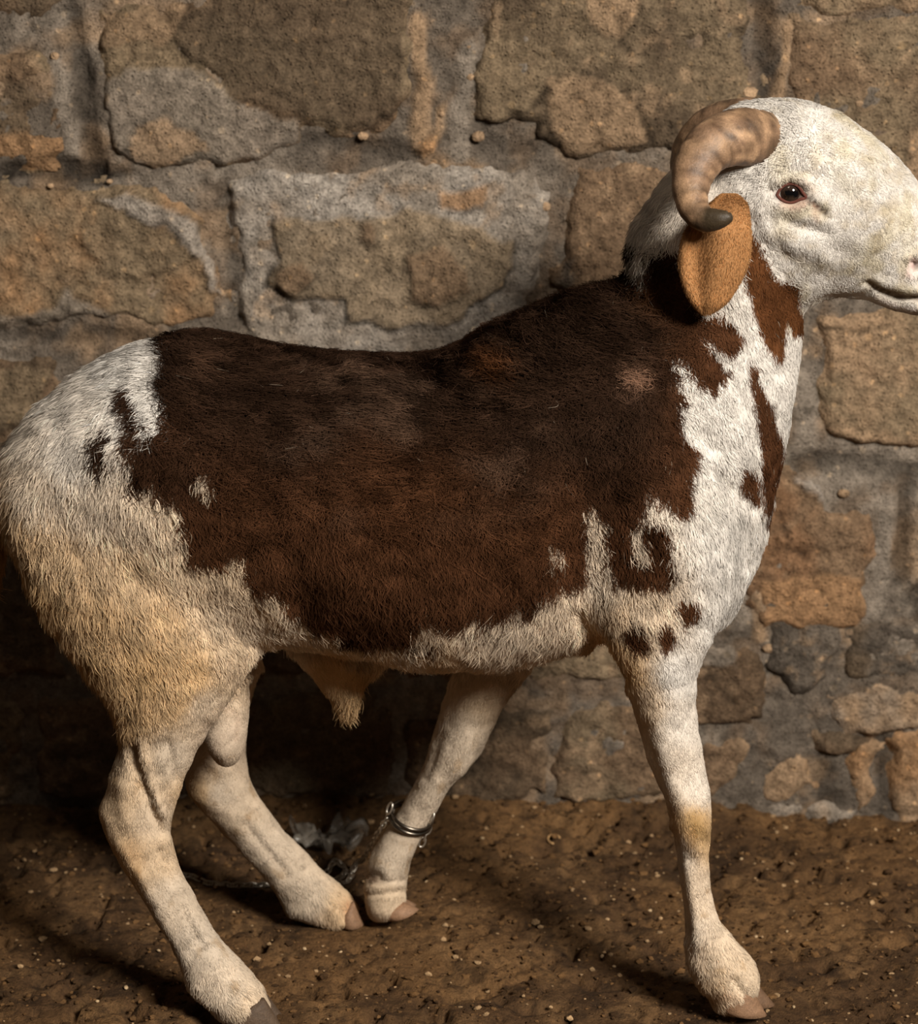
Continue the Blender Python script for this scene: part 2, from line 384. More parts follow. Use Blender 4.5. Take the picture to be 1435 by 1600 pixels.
GROOVES = [([(112,15),(128,120),(150,265)], 16, -.010, .62), ([(0,262),(80,262),(160,268)], 12, -.010, .6), ([(348,290),(360,400),(368,500)], 13, -.006, .72),
 ([(0,275),(120,280),(200,278)], 8, -.008, .5), ([(1192,-20),(1196,110),(1190,170)], 14, -.010, .6), ([(1240,728),(1330,725),(1435,735)], 16, -.006, .65),
 ([(1414,750),(1410,830),(1405,900)], 14, -.008, .6), ([(450,218),(560,222),(640,245)], 14, -.006, .7), ([(760,225),(850,232)], 14, -.003, .85), ([(1380,1160),(1385,1260)], 16, -.006, .7),
 ([(1290,1210),(1300,1250)], 26, -.004, .72), ([(0,525),(150,520),(260,535)], 12, -.004, .75), ([(1090,1060),(1092,1135)], 5, -.006, .6), ([(1432,925),(1436,955)], 14, -.004, .5)]
for pl, r, dy, k in GROOVES:
    d = line_d(uu + fbm(pts, 30, 5, 2) * 10, vv + fbm(pts, 30, 6, 2) * 10, pl)
    w = 1 - sstep(r * .5, r * 1.3, d)
    Y += dy * w
    mc *= (1 - w * (1 - k * .8))[:, None]
for pl, r, dy, c in [([(650,30),(660,120),(655,230)], 14, .006, C_TAN), ([(690,170),(668,245)], 9, .008, C_TAN), ([(735,80),(720,180),(715,240)], 16, .004, C_GREY), ([(665,235),(672,225)], 12, .008, C_ORANGE),
     ([(1235,40),(1222,120),(1215,160)], 12, .004, C_TAN*.95), ([(1290,1020),(1296,960)], 10, .006, C_TAN), ([(1180,930),(1188,990)], 12, .006, C_TAN), ([(90,100),(112,240)], 12, .004, C_GREY),
     ([(1255,600),(1262,690)], 22, .004, C_GREY), ([(1385,780),(1372,880),(1365,960)], 16, .004, C_GREY), ([(1240,1100),(1230,1160)], 36, .002, C_DMORT)]:
    d = line_d(uu + fbm(pts, 30, 5, 2) * 8, vv + fbm(pts, 30, 6, 2) * 8, pl)
    w = 1 - sstep(r * .5, r * 1.3, d)
    Y += dy * w
    mc = mc * (1 - w[:, None]) + c * w[:, None]
mortar = heightfield('mortar', X, Z, Y.reshape(X.shape), np.ones(X.shape, bool), mc, M_mortar, wall)

CRACKS = [[(977,137),(992,164),(1003,190),(1021,234)], [(200,333),(262,352),(290,375),(300,405)], [(735,80),(736,190),(745,205),(840,192)], [(500,190),(560,205),(600,182),(640,165)], [(425,400),(420,440),(440,462),(470,472),(500,458),(545,465),(550,505),(620,512)],
 [(715,500),(740,470),(785,445),(806,415),(800,380)], [(425,350),(432,400)], [(275,60),(300,95),(340,120)], [(90,110),(104,150),(106,250)], [(1250,28),(1300,22),(1345,35)], [(1270,510),(1340,520),(1390,505)], [(1210,790),(1230,850),(1260,870)], [(1100,1060),(1150,1090)], [(960,30),(985,75)]]
def stone(name, poly, ca, cb, cover, thick, blot, seed, px=True, step=.0045):
    if px: q = np.array([wall_xz(*p) for p in poly])
    else: q = np.asarray(poly)
    lo = q.min(0) - .015; hi = q.max(0) + .015
    X, Z = np.meshgrid(np.arange(lo[0], hi[0] + step, step), np.arange(lo[1], hi[1] + step, step))
    pts = np.stack([X.ravel(), np.full(X.size, seed * .37), Z.ravel()], 1)
    wx = pts[:, 0] + fbm(pts, 26, seed, 4) * .022; wz = pts[:, 2] + fbm(pts, 26, seed + 50, 4) * .022
    sd = poly_sd(wx * 1000, wz * 1000, q * 1000) / 1000
    prof = sstep(-.012, .012, sd)
    Y = -.014 + (thick * .45 + .013) * prof + fbm(pts, 10, seed + 3, 3) * .006 + fbm(pts, 45, seed + 4, 3) * .006 + fbm(pts, 120, seed + 14, 2) * .003
    t = sstep(-.25, .25, fbm(pts, 11, seed + 5, 4) + (cover - .5))[:, None]
    c = ca * (1 - t) + cb * t
    t = sstep(.15, .4, fbm(pts, 34, seed + 9, 4))[:, None]; c = c * (1 - t * .5) + (c * .68) * t * .5
    t = sstep(.2, .45, fbm(pts, 40, seed + 19, 4))[:, None]; c = c * (1 - t * .45) + C_TAN * 1.15 * t * .45
    if px and blot:
        pw = pts.copy(); pw[:, 1] = WY
        u, v = UV(pw)
        u = u + fbm(pts, 40, seed + 6, 3) * 16; v = v + fbm(pts, 40, seed + 7, 3) * 16
        for bp, bc, br in blot:
            d = poly_sd(u, v, bp)
            w = sstep(-3, 6, d) * .85
            nz_ = (1 + .22 * fbm(pts, 20, seed + 8, 3))[:, None]
            c = c * (1 - w[:, None]) + bc * nz_ * w[:, None]
            Y = Y + br * sstep(-5, 5, d)
            ln = np.exp(-((d + 3) / 3.0) ** 2) * .3
            c = c * (1 - ln[:, None])
        for pl in CRACKS:
            d = line_d(u, v, pl); w = np.exp(-(d / 3.2) ** 2)
            Y = Y - .005 * w; c = c * (1 - .6 * w[:, None])
    keep = (sd > -.011).reshape(X.shape)
    o = heightfield(name, X, Z, Y.reshape(X.shape), keep, c, M_stone, wall)
    return o
for k, s in enumerate(STONES):
    stone(s[0], s[1], s[2], s[3], s[4], s[5], s[6], 100 + k * 7)
pal = [C_BROWN, C_TAN * .9, C_OLIVE * .9, C_GREY * .9, C_ORANGE * .85]
for k, q in enumerate(EXTRA):
    stone('stone_block', q, pal[k % 5], pal[(k * 3 + 2) % 5], .5, .018, None, 600 + k * 5, False, .022)

bmc = bmesh.new(); bmesh.ops.create_icosphere(bmc, subdivisions=2, radius=1)
CV = np.array([q_.co for q_ in bmc.verts]); CF = [[q_.index for q_ in f.verts] for f in bmc.faces]; bmc.free()
for u, v, r, col_ in [(1172,145,11,C_TAN*1.5), (86,88,7,C_TAN*1.5), (98,140,6,C_TAN*1.4), (215,52,10,C_TAN*1.25), (195,135,7,C_TAN*1.4), (258,190,8,C_ORANGE*1.3), (568,212,8,C_TAN*1.3), (738,75,9,C_TAN*1.3), (735,120,6,C_TAN*1.35), (690,178,5,C_TAN*1.5), (660,228,10,C_ORANGE*1.35), (748,213,10,C_TAN*1.15), (80,290,5,C_TAN*1.4), (172,283,5,C_TAN*1.5),
   (852,322,9,C_TAN*1.5), (1404,612,9,C_TAN*1.5), (1325,632,6,C_TAN*1.4), (1424,568,6,C_TAN*1.4), (1318,770,9,C_TAN*1.2), (1200,1012,10,C_TAN*1.1), (1212,926,9,C_TAN*1.2), (1335,50,6,C_TAN*1.3), (1420,80,6,C_TAN*1.3), (1343,162,6,C_TAN*1.3), (1392,1050,7,C_TAN*1.1)]:
    x, z = wall_xz(u, v); rr = r / 1160.
    V_ = CV * rr * (1 + .3 * fbm(CV + u, 1.2, 5, 2))[:, None] * np.array([1.1, .42, .85])
    o = mesh_obj('stone_chip', V_ + np.array([x, -.0035, z]), CF, M_stone, wall); set_col(o.data, np.tile(col_, (len(V_), 1)))

# ------------------------------------------------------------------ dirt floor
fx = axis(-1.55, 1.55, -.66, .68, .0065, .05); fy = axis(-2.9, .56, -.30, .56, .0065, .05)
X, Yf = np.meshgrid(fx, fy)
pts = np.stack([X.ravel(), Yf.ravel(), np.zeros(X.size)], 1)
Zf = fbm(pts, 5, 31, 3) * .010 + fbm(pts, 28, 32, 3) * .006 + np.maximum(fbm(pts, 70, 33, 3), 0) * .008 - np.maximum(fbm(pts, 60, 35, 2) - .22, 0) * .04
berm = sstep(.36, .53, pts[:, 1]) * (.022 + .02 * vnoise(pts, 6, 36) - .02 * sstep(.2, .5, pts[:, 0]))
Zf += berm - .004
FEET = [G(1150, 1570), G(390, 1605), G(605, 1432), G(520, 1443)]
for f in FEET:
    w = np.exp(-((pts[:, 0] - f[0]) ** 2 + (pts[:, 1] - f[1]) ** 2) / .06 ** 2)
    Zf = Zf * (1 - w) + (-.001) * w
D1, D2, D3 = srgb(102, 75, 46), srgb(75, 54, 33), srgb(117, 89, 58)
t = sstep(-.3, .3, fbm(pts, 6, 41, 4))[:, None]; dc = D2 * (1 - t) + D1 * t
t = sstep(.0, .4, fbm(pts, 18, 42, 4))[:, None]; dc = dc * (1 - t * .5) + D3 * t * .5
t = sstep(.2, .4, fbm(pts, 42, 43, 3))[:, None]; dc = dc * (1 - .45 * t)
nz, nx = X.shape
idx = np.arange(nz * nx).reshape(nz, nx)
q = np.stack([idx[:-1, :-1], idx[:-1, 1:], idx[1:, 1:], idx[1:, :-1]], -1).reshape(-1, 4)
floor = mesh_obj('floor', np.stack([pts[:, 0], pts[:, 1], Zf], 1), q, M_dirt)
set_col(floor.data, dc); tag(floor, kind='structure')
FZ = Zf.reshape(nz, nx)
def floor_z(x, y):
    i = np.clip(np.searchsorted(fx, x), 1, nx - 1); j = np.clip(np.searchsorted(fy, y), 1, nz - 1)
    return FZ[j, i]
ICO_bm = bmesh.new(); bmesh.ops.create_icosphere(ICO_bm, subdivisions=1, radius=1)
ICO_V = np.array([v.co for v in ICO_bm.verts]); ICO_F = np.array([[v.index for v in f.verts] for f in ICO_bm.faces]); ICO_bm.free()
# small crumbs of dirt: one mass
n = 8500
cx = rng.uniform(-.72, .74, n); cy = rng.uniform(-.28, .52, n)
cs = np.minimum(.0016 * np.exp(rng.normal(0, .55, n)), .0055)
V = ICO_V[None] * cs[:, None, None] * rng.uniform(.6, 1.3, (n, 12, 1)) * np.array([1.2, 1, .75])
V = V + np.stack([cx, cy, floor_z(cx, cy) + cs * .25], 1)[:, None]
F = ICO_F[None] + (np.arange(n) * 12)[:, None, None]
clods = mesh_obj('dirt_crumbs', V.reshape(-1, 3), F.reshape(-1, 3), M_clod, floor, False)
cc = np.where(rng.random(n)[:, None] < .10, srgb(160, 132, 98), np.where(rng.random(n)[:, None] < .45, D2 * .75, D1)) * rng.uniform(.7, 1.2, (n, 1))
set_col(clods.data, np.repeat(cc, 12, 0)); tag(clods, 'fine crumbs of brown dirt and grit', None, None, 'stuff')
# pale pebbles one by one
PEBBLES = [(1159,1343,5.5,'small round pale pebble right of the near foreleg, just below its knee'), (1181,1465,6,'brightest pale pebble, right of the near front fetlock'), (1404,1298,5,'pale pebble near the foot of the wall by the right edge'),
 (1322,1424,5.5,'pale pebble on open dirt midway between near foreleg and right edge'), (1016,1424,6,'tan pebble on the dirt just left of the near foreleg shin'), (941,1495,6,'flat pale pebble left of the near front hoof, farthest of a row of three'),
 (960,1511,5,'flat pale pebble left of the near front hoof, middle of a row of three'), (1004,1519,6,'long pale pebble left of the near front hoof, closest of a row of three'), (1241,1574,5,'pale pebble just right of the near front toe'), (1269,1595,5,'pale pebble at the bottom edge right of the near front toe'),
 (1230,1456,4.5,'faint pale pebble a short way right of the brightest pebble'), (197,1544,7,'white chip of stone left of the near hind pastern'), (248,1486,5,'pinkish pale pebble left of the near hind cannon'), (152,1565,5,'pale pebble at the lower left, left of the white stone chip'),
 (476,1483,6,'pale upright pebble below the far hind hoof'), (532,1488,4.5,'pale pebble below and between the two far hooves'), (588,1488,6,'bright pale pebble below the far front hoof'), (511,1573,4.5,'pale pebble at the bottom right of the near hind hoof'),
 (640,1370,4.5,'pale pebble touching the right side of the far front pastern'), (667,1379,6,'round tan pebble right of the far front pastern'), (754,1311,6,'long pale pebble right of the shackled far foreleg'), (806,1481,5,'pale pebble on open dirt between far front and near front hooves')]
for k, (u, v, rp, lab) in enumerate(PEBBLES):
    g = G(u, v)
    z = float(floor_z(g[0], g[1]))
    g = G(u, v, z)
    r = rp / 1400.0 * .8
    Vp = ICO_V * r * rng.uniform(.7, 1.25, (12, 1)) * np.array([1.3, 1, .8])
    o = mesh_obj('pebble', Vp, ICO_F, M_pebble)
    o.location = (g[0], g[1], z + r * .3); o.rotation_euler = (0, 0, rng.uniform(0, 6))
    sub = o.modifiers.new('soft', 'SUBSURF'); sub.levels = 1; sub.render_levels = 1
    set_col(o.data, np.tile(srgb(190, 164, 128) * rng.uniform(.75, 1.05), (12, 1)))
    tag(o, lab, 'pebble', 'pale pebbles scattered over the dirt floor')
# pale chip of straw-like shell on the floor, curled
def tube(path, rad, n=8, closed=False, flat=1.0):
    path = np.asarray(path, float); k = len(path)
    rad = np.broadcast_to(np.asarray(rad, float), (k,))
    T = np.gradient(path, axis=0) if not closed else np.roll(path, -1, 0) - np.roll(path, 1, 0)
    T /= np.linalg.norm(T, axis=1)[:, None] + 1e-12
    ref = np.array([0, 1, 0.02]) if abs(T[:, 1]).max() < .9 else np.array([0.02, 0, 1.])
    A = np.cross(T, ref); A /= np.linalg.norm(A, axis=1)[:, None] + 1e-12
    B = np.cross(T, A)
    th = np.linspace(0, 2 * np.pi, n, endpoint=False)
    V = path[:, None] + rad[:, None, None] * (np.cos(th)[None, :, None] * A[:, None] + flat * np.sin(th)[None, :, None] * B[:, None])
    V = V.reshape(-1, 3); F = []
    for i in range(k if closed else k - 1):
        i2 = (i + 1) % k
        for j in range(n):
            j2 = (j + 1) % n
            F.append((i * n + j, i * n + j2, i2 * n + j2, i2 * n + j))
    if not closed:
        F.append(tuple(range(n))[::-1]); F.append(tuple(range((k - 1) * n, k * n)))
    return V, F
g = G(866, 1312)
a = np.linspace(.3, 4.6, 12)
Vc, Fc = tube(np.stack([g[0] + .009 * np.cos(a), g[1] + .016 * np.sin(a), np.full(12, float(floor_z(g[0], g[1])) + .002)], 1), .0016, 6)
o = mesh_obj('curled_straw', Vc, Fc, M_pebble); set_col(o.data, np.tile(srgb(176, 140, 96), (len(Vc), 1)))
tag(o, 'small curled pale straw chip on the dirt between front legs', 'straw')

# ------------------------------------------------------------------ the ram: solid body
EX = np.array([0, 1.0, 0])
def loft(sections, n=None, ring=36, cap0=.5, cap1=.5, inset=0.0, box=2.0):
    """section = (edge a px, edge b px, depth y, half width in depth, [egg])"""
    rows = []
    for s in sections:
        a, b, y, hw = s[:4]; egg = s[4] if len(s) > 4 else 0.0
        A = P(a[0], a[1], y); B = P(b[0], b[1], y)
        rows.append(np.concatenate([A, B, [hw, egg]]))
    R = catmull(rows, n or len(rows) * 6)
    V = []
    C = (R[:, :3] + R[:, 3:6]) / 2; D = (R[:, :3] - R[:, 3:6]) / 2
    rings = []
    for c, d, hw, egg in zip(C, D, R[:, 6], R[:, 7]):
        a = np.linalg.norm(d); dn = d / a
        vw = c - np.array([0, CAM_Y, CAM_Z]); vw /= np.linalg.norm(vw)
        s = abs(vw @ dn); cc = math.sqrt(1 - s * s)
        hw2 = max(hw - inset, .004); a = max(a - inset, .004)
        a2 = math.sqrt(max(a * a - hw2 * hw2 * s * s / cc / cc, a * a * .5))
        th = np.linspace(0, 2 * np.pi, ring, endpoint=False)
        w = hw2 * (1 + egg * np.cos(th))
        ct = np.sign(np.cos(th)) * np.abs(np.cos(th)) ** (2 / box); st_ = np.sign(np.sin(th)) * np.abs(np.sin(th)) ** (2 / box)
        rings.append(c + a2 * ct[:, None] * dn + (hw2 * (1 + egg * ct) * st_)[:, None] * EX)
    def cap(c, nxt, rg, k):
        ax = c - nxt; ax /= np.linalg.norm(ax) + 1e-9
        r = np.linalg.norm(rg - c, axis=1).mean() * k
        return [c + (rg - c) * math.cos(t) + ax * r * math.sin(t) for t in (1.45, 1.15, .75, .35)]
    rings = cap(C[0], C[1], rings[0], cap0) + rings + cap(C[-1], C[-2], rings[-1], cap1)[::-1]
    V = np.concatenate(rings); K = len(rings); F = []
    for i in range(K - 1):
        for j in range(ring):
            j2 = (j + 1) % ring
            F.append((i * ring + j, i * ring + j2, (i + 1) * ring + j2, (i + 1) * ring + j))
    F.append(tuple(range(ring))[::-1]); F.append(tuple(range((K - 1) * ring, K * ring)))
    return V, F
LOFTS = []
LOFTS.append(loft([((2,690),(14,790),0,.095),((62,620),(70,900),0,.145),((130,568),(150,960),0,.163),((220,524),(260,1000),0,.182),((320,514),(360,1008),0,.192),
  ((440,536),(450,1004),0,.199),((560,550),(560,1018),0,.203),((680,546),(680,1040),0,.203),((770,506),(780,1038),0,.192),((860,466),(880,1020),0,.175),((940,450),(960,1008),0,.155),
  ((1020,470),(1040,1005),0,.14),((1085,560),(1092,1002),0,.122),((1138,660),(1140,970),0,.10),((1166,770),(1166,900),0,.065)], 90, 48, .35, .35, .007, 2.45))
LOFTS.append(loft([((820,490),(1125,965),0,.13),((900,458),(1192,870),0,.125),((955,442),(1214,775),0,.115),((982,425),(1236,682),0,.10,.05),((980,388),(1252,590),0,.085,.08),
  ((990,345),(1260,520),0,.076,.1),((1030,285),(1258,470),0,.07,.1),((1085,225),(1262,420),0,.06)], 56, 40, .3, .3, .004))
LOFTS.append(loft([((1085,240),(1125,425),0,.05),((1130,176),(1190,466),0,.064,.12),((1205,150),(1252,486),0,.074,.2),((1290,163),(1300,470),0,.076,.25),((1360,208),(1346,471),0,.066,.2),((1420,263),(1392,482),0,.054,.1),
  ((1462,325),(1428,494),0,.047),((1488,385),(1455,488),0,.039),((1497,430),(1475,472),0,.028)], 64, 40, .3, .4, .002))
# near foreleg, far foreleg, near hind leg, far hind leg
NF = [((880,640),(1075,610),-.085,.050),((880,760),(1135,760),-.100,.060),((895,880),(1150,880),-.108,.060),((922,960),(1135,958),-.115,.055),((948,1020),(1106,1010),-.12,.050),((977,1080),(1087,1075),-.12,.043),
 ((998,1140),(1090,1135),-.12,.037),((1016,1200),(1101,1195),-.12,.034),((1036,1255),(1111,1250),-.122,.034),((1046,1300),(1111,1297),-.124,.034),((1056,1345),(1107,1345),-.126,.027),((1063,1400),(1113,1395),-.128,.024),
 ((1068,1450),(1128,1440),-.13,.027),((1075,1495),(1158,1480),-.13,.033),((1092,1532),(1184,1512),-.13,.035),((1106,1555),(1186,1544),-.13,.033),((1112,1572),(1176,1564),-.13,.028)]
FF = [((770,880),(950,880),.08,.055),((735,1000),(860,1000),.105,.052),((714,1045),(815,1056),.115,.046),((692,1105),(780,1116),.12,.041),((673,1165),(748,1178),.12,.037),((650,1220),(704,1228),.12,.032),
 ((626,1262),(677,1278),.12,.026),((600,1303),(655,1318),.12,.027),((573,1350),(640,1350),.12,.031),((568,1390),(635,1388),.12,.032),((572,1420),(635,1406),.12,.031),((578,1431),(632,1416),.12,.028)]
NH = [((90,700),(320,640),-.075,.055),((25,800),(395,780),-.085,.075),((38,890),(425,900),-.095,.080),((82,975),(420,985),-.105,.072),((132,1040),(383,1045),-.115,.060),((173,1095),(345,1105),-.12,.050),((190,1150),(314,1160),-.122,.042),
 ((171,1222),(286,1225),-.125,.036),((154,1272),(268,1275),-.127,.034),((176,1325),(269,1320),-.13,.033),((206,1372),(285,1365),-.132,.030),((241,1430),(312,1415),-.134,.027),((275,1490),(345,1470),-.136,.026),((292,1532),(384,1513),-.138,.031),
 ((330,1570),(414,1548),-.14,.034),((352,1594),(424,1580),-.14,.031)]
FH = [((210,900),(420,900),.085,.065),((262,1020),(410,1020),.11,.058),((285,1090),(392,1090),.12,.050),((297,1150),(386,1150),.125,.044),((290,1226),(388,1205),.13,.040),((323,1272),(402,1243),.13,.036),((365,1317),(436,1287),.132,.031),
 ((403,1359),(472,1327),.134,.028),((432,1393),(508,1366),.136,.030),((457,1424),(546,1398),.136,.034),((505,1442),(562,1420),.136,.032)]
for L_, c1 in ((NF, .15), (FF, .35), (NH, .2), (FH, .3)):
    LOFTS.append(loft(L_, len(L_) * 6, 28, .3, c1, .0000))
LOFTS.append(loft([((338,1040),(385,1040),.0,.02),((327,1090),(387,1085),.0,.03),((321,1130),(389,1125),.0,.038),((323,1160),(387,1160),.0,.034),((337,1183),(375,1185),.0,.02)], 24, 20, .2, .3))
LOFTS.append(loft([((440,1000),(610,1018),0,.04),((464,1028),(594,1040),0,.030),((490,1060),(573,1062),0,.022),((513,1092),(566,1086),0,.015),((526,1108),(559,1104),0,.010)], 24, 20, .2, .4))
LOFTS.append(loft([((-34,716),(6,714),0,.045),((-48,770),(9,770),0,.05),((-44,850),(5,845),0,.04),((-28,915),(-2,905),0,.022)], 24, 20, .4, .5))
vv_, ff_, off = [], [], 0
for V, F in LOFTS:
    vv_.append(V); ff_ += [tuple(i + off for i in f) for f in F]; off += len(V)
tmp = mesh_obj('tmp', np.concatenate(vv_), ff_)
rm = tmp.modifiers.new('r', 'REMESH'); rm.mode = 'VOXEL'; rm.voxel_size = .0046; rm.adaptivity = 0
sm = tmp.modifiers.new('s', 'SMOOTH'); sm.factor = .5; sm.iterations = 7
dg = bpy.context.evaluated_depsgraph_get()
body_me = bpy.data.meshes.new_from_object(tmp.evaluated_get(dg))
bpy.data.objects.remove(tmp)
nv = len(body_me.vertices)
BV = np.empty(nv * 3); body_me.vertices.foreach_get('co', BV); BV = BV.reshape(-1, 3)
BN = np.empty(nv * 3); body_me.vertices.foreach_get('normal', BN); BN = BN.reshape(-1, 3)
def mirror_uv(p):
    q = p.copy(); q[:, 1] = -np.abs(q[:, 1])
    return UV(q)
def leg_uv(p):
    """far legs keep their own drawing; everything else is drawn alike on both flanks"""
    ua, va = UV(p); ub, vb = mirror_uv(p)
    far = (p[:, 1] > .06) & (va > 1030)
    return np.where(far, ua, ub), np.where(far, va, vb), far
bu, bv, bfar = leg_uv(BV)
ne_ = len(body_me.edges); EG = np.empty(ne_ * 2, np.int32); body_me.edges.foreach_get('vertices', EG); EG = EG.reshape(-1, 2)
deg = np.bincount(EG.ravel(), minlength=nv).astype(float)[:, None]
wsm = np.zeros(nv)
for pl, r in [([(330,640),(400,780),(420,900),(415,970)], 115), ([(40,720),(100,680),(200,670),(330,680)], 120), ([(870,640),(1075,610)], 70), ([(880,760),(895,900),(925,980)], 45), ([(1140,740),(1150,880),(1120,970)], 50), ([(830,480),(900,700),(1000,900),(1130,960)], 60), ([(1000,440),(1090,420),(1180,470)], 30)]:
    wsm = np.maximum(wsm, 1 - sstep(r * .5, r, line_d(bu, bv, pl)))
wsm = (wsm * ((bv < 1000) | (bv > 1e5)))[:, None]
for it in range(60):
    acc = np.zeros((nv, 3))
    for k in range(3):
        acc[:, k] = np.bincount(EG[:, 0], BV[EG[:, 1], k], nv) + np.bincount(EG[:, 1], BV[EG[:, 0], k], nv)
    BV = BV + wsm * .6 * (acc / deg - BV)
body_me.vertices.foreach_set('co', BV.ravel()); body_me.update()
BN = np.empty(nv * 3); body_me.vertices.foreach_get('normal', BN); BN = BN.reshape(-1, 3)
disp = np.zeros(nv)
# relief: (polyline, radius px, push in metres, region) region: n near/side, f far legs
RELIEF = [
 # face
 ([(1236,302)], 20, -.007), ([(1215,282),(1236,276),(1262,286)], 9, .005), ([(1216,320),(1236,326),(1262,318)], 8, .003), ([(1262,312),(1285,332)], 6, -.004),
 ([(1357,442),(1377,454),(1405,464),(1437,467),(1475,462)], 4, -.007), ([(1370,464),(1400,477),(1435,480)], 7, .004), ([(1375,440),(1405,449),(1435,452)], 8, .003), ([(1300,395),(1330,400)], 16, -.002), ([(1215,370),(1255,385),(1290,400)], 14, .004), ([(1225,345),(1290,365)], 9, -.003),
 ([(1430,415)], 9, -.014), ([(1418,402),(1424,432)], 7, .003), ([(1395,430),(1420,450)], 16, .003), ([(1262,478),(1300,462),(1345,462)], 4, -.004), ([(1205,340),(1225,395)], 7, -.002), ([(1190,330),(1200,365)], 8, .002),
 ([(1280,250),(1330,300)], 26, -.002), ([(1330,470),(1380,490)], 10, .002),
 # near foreleg
 ([(1062,1240),(1075,1300),(1085,1330)], 12, .002), ([(1050,1300),(1058,1345),(1065,1400),(1070,1460)], 7, -.003), ([(1075,1350),(1085,1420),(1090,1470)], 7, .003), ([(1095,1290),(1095,1320)], 13, .003),
 ([(1025,1120),(1050,1220)], 16, .003), ([(985,1090),(1020,1180),(1045,1280)], 6, -.003), ([(1145,1530),(1178,1570)], 5, -.004), ([(1085,1505),(1100,1540)], 14, .003),
 # shoulder, elbow, chest
 ([(905,960),(940,1010),(965,1060)], 14, -.008), ([(1080,560),(1110,640),(1130,720)], 30, .004), ([(1110,730),(1180,790)], 10, -.003), ([(880,640),(900,800),(915,900)], 34, -.006), ([(1000,700),(1050,850)], 60, .006),
 ([(1100,985),(1060,1020)], 14, -.003), ([(1120,560),(1170,640),(1190,700)], 9, -.003),
 # flank and thigh
 ([(420,1005),(380,1055),(330,1120)], 9, .004), ([(520,900),(700,960)], 40, .006), ([(250,560),(420,600)], 40, -.003), ([(160,700),(230,800)], 60, .003), ([(400,900),(440,960)], 26, .005),
 # near hind shank
 ([(205,1160),(212,1200),(240,1270),(255,1300)], 8, -.006), ([(222,1150),(230,1210),(252,1270)], 6, .005), ([(225,1200),(238,1245)], 5, -.004), ([(195,1230),(200,1280)], 16, .004), ([(190,1320),(225,1380),(265,1450),(290,1500)], 9, .003), ([(250,1330),(280,1400),(310,1470)], 6, -.004),
 ([(275,1390),(320,1470)], 8, .003), ([(262,1160),(275,1215)], 8, -.003), ([(305,1540),(350,1580)], 12, .003), ([(385,1560),(420,1595)], 5, -.003),
 # far legs
 ([(400,1260),(470,1350)], 6, .003), ([(385,1290),(450,1370)], 7, -.003), ([(455,1420),(480,1425)], 10, .004), ([(505,1425),(515,1440)], 8, -.003), ([(735,1150),(715,1200)], 16, .004), ([(690,1150),(665,1215)], 8, -.003),
 ([(578,1368),(590,1372)], 10, -.006), ([(575,1380),(630,1375)], 4, -.002), ([(572,1398),(630,1392)], 4, -.002), ([(330,1160),(370,1240)], 16, .003),
 # scrotum wrinkles
 ([(345,1095),(372,1115),(372,1150),(355,1165)], 3, -.001),
]
for pl, r, a in RELIEF:
    if np.asarray(pl)[:, 1].min() > 1080: a = a * 1.12
    if len(pl) == 1: pl = [pl[0], (pl[0][0] + .5, pl[0][1])]
    far_stroke = False
    d = line_d(bu, bv, pl)
    disp += a * np.exp(-(d / r) ** 2)
disp += vnoise(BV, 95, 60) * .0005 + vnoise(BV, 55, 61) * .0012 + vnoise(BV, 22, 62) * .0015
BV = BV + BN * disp[:, None]
body_me.vertices.foreach_set('co', BV.ravel()); body_me.update()
body_me.polygons.foreach_set('use_smooth', [True] * len(body_me.polygons))
body_me.vertices.foreach_get('normal', (BNf := np.empty(nv * 3))); BN = BNf.reshape(-1, 3)

# ------------------------------------------------------------------ coat colours (patches in side-on drawing units)
SADDLE = [(246,500),(330,480),(480,500),(650,510),(750,480),(830,420),(940,400),(960,392),(975,392),(988,366),(1003,388),(1010,384),(1020,395),(1032,384),(1060,386),(1075,420),(1085,480),(1125,483),(1145,498),(1158,520),(1157,543),(1149,557),
 (1132,552),(1118,541),(1100,528),(1092,524),(1098,534),(1125,556),(1141,576),(1134,593),(1111,612),(1092,602),(1081,584),(1076,572),(1064,565),(1049,557),(1059,591),(1077,617),(1062,629),(1059,655),(1070,677),(1089,704),(1087,730),(1079,741),(1083,779),(1076,799),(1059,801),(1032,782),
 (1017,764),(1021,797),(1032,812),(1046,831),(1047,857),(1057,887),(1040,910),(1022,912),(1006,917),(980,912),(957,902),(950,857),(944,831),(942,809),(932,795),(922,779),(914,805),(918,857),(916,895),(905,905),(894,914),(882,917),(874,908),(867,932),(856,929),(849,944),(840,935),(830,962),(822,966),
 (812,945),(800,955),(790,972),(775,950),(762,968),(755,974),(746,955),(734,960),(724,983),(712,975),(700,983),(690,968),(679,971),(668,960),(656,965),(646,978),(640,1006),(628,1000),(616,1009),(605,996),(595,1002),(582,998),(567,1007),(553,1000),(539,1007),(526,990),(515,995),(500,985),(487,988),(470,966),
 (446,943),(432,930),(418,919),(401,933),(387,912),(376,867),(359,860),(338,884),(326,874),(314,877),(300,870),(287,874),(279,821),(268,787),(251,780),(237,755),(220,758),(199,766),(209,724),(195,689),(206,661),(186,637),(195,609),(216,607),(223,619),(226,647),(223,693),(238,682),(251,675),(260,647),(251,598),(260,564),(244,529)]
THROAT = [(1170,350),(1183,370),(1197,402),(1215,436),(1226,434),(1245,442),(1252,465),(1248,480),(1264,500),(1268,518),(1240,523),(1234,505),(1230,503),(1228,540),(1222,562),(1215,562),(1200,545),(1187,520),(1178,490),(1172,465),(1160,432),(1163,400)]
STRIPE = [(1169,561),(1182,569),(1186,595),(1209,632),(1216,666),(1230,700),(1221,734),(1210,779),(1202,822),(1196,812),(1194,775),(1186,741),(1188,689),(1182,644),(1173,614),(1169,584)]
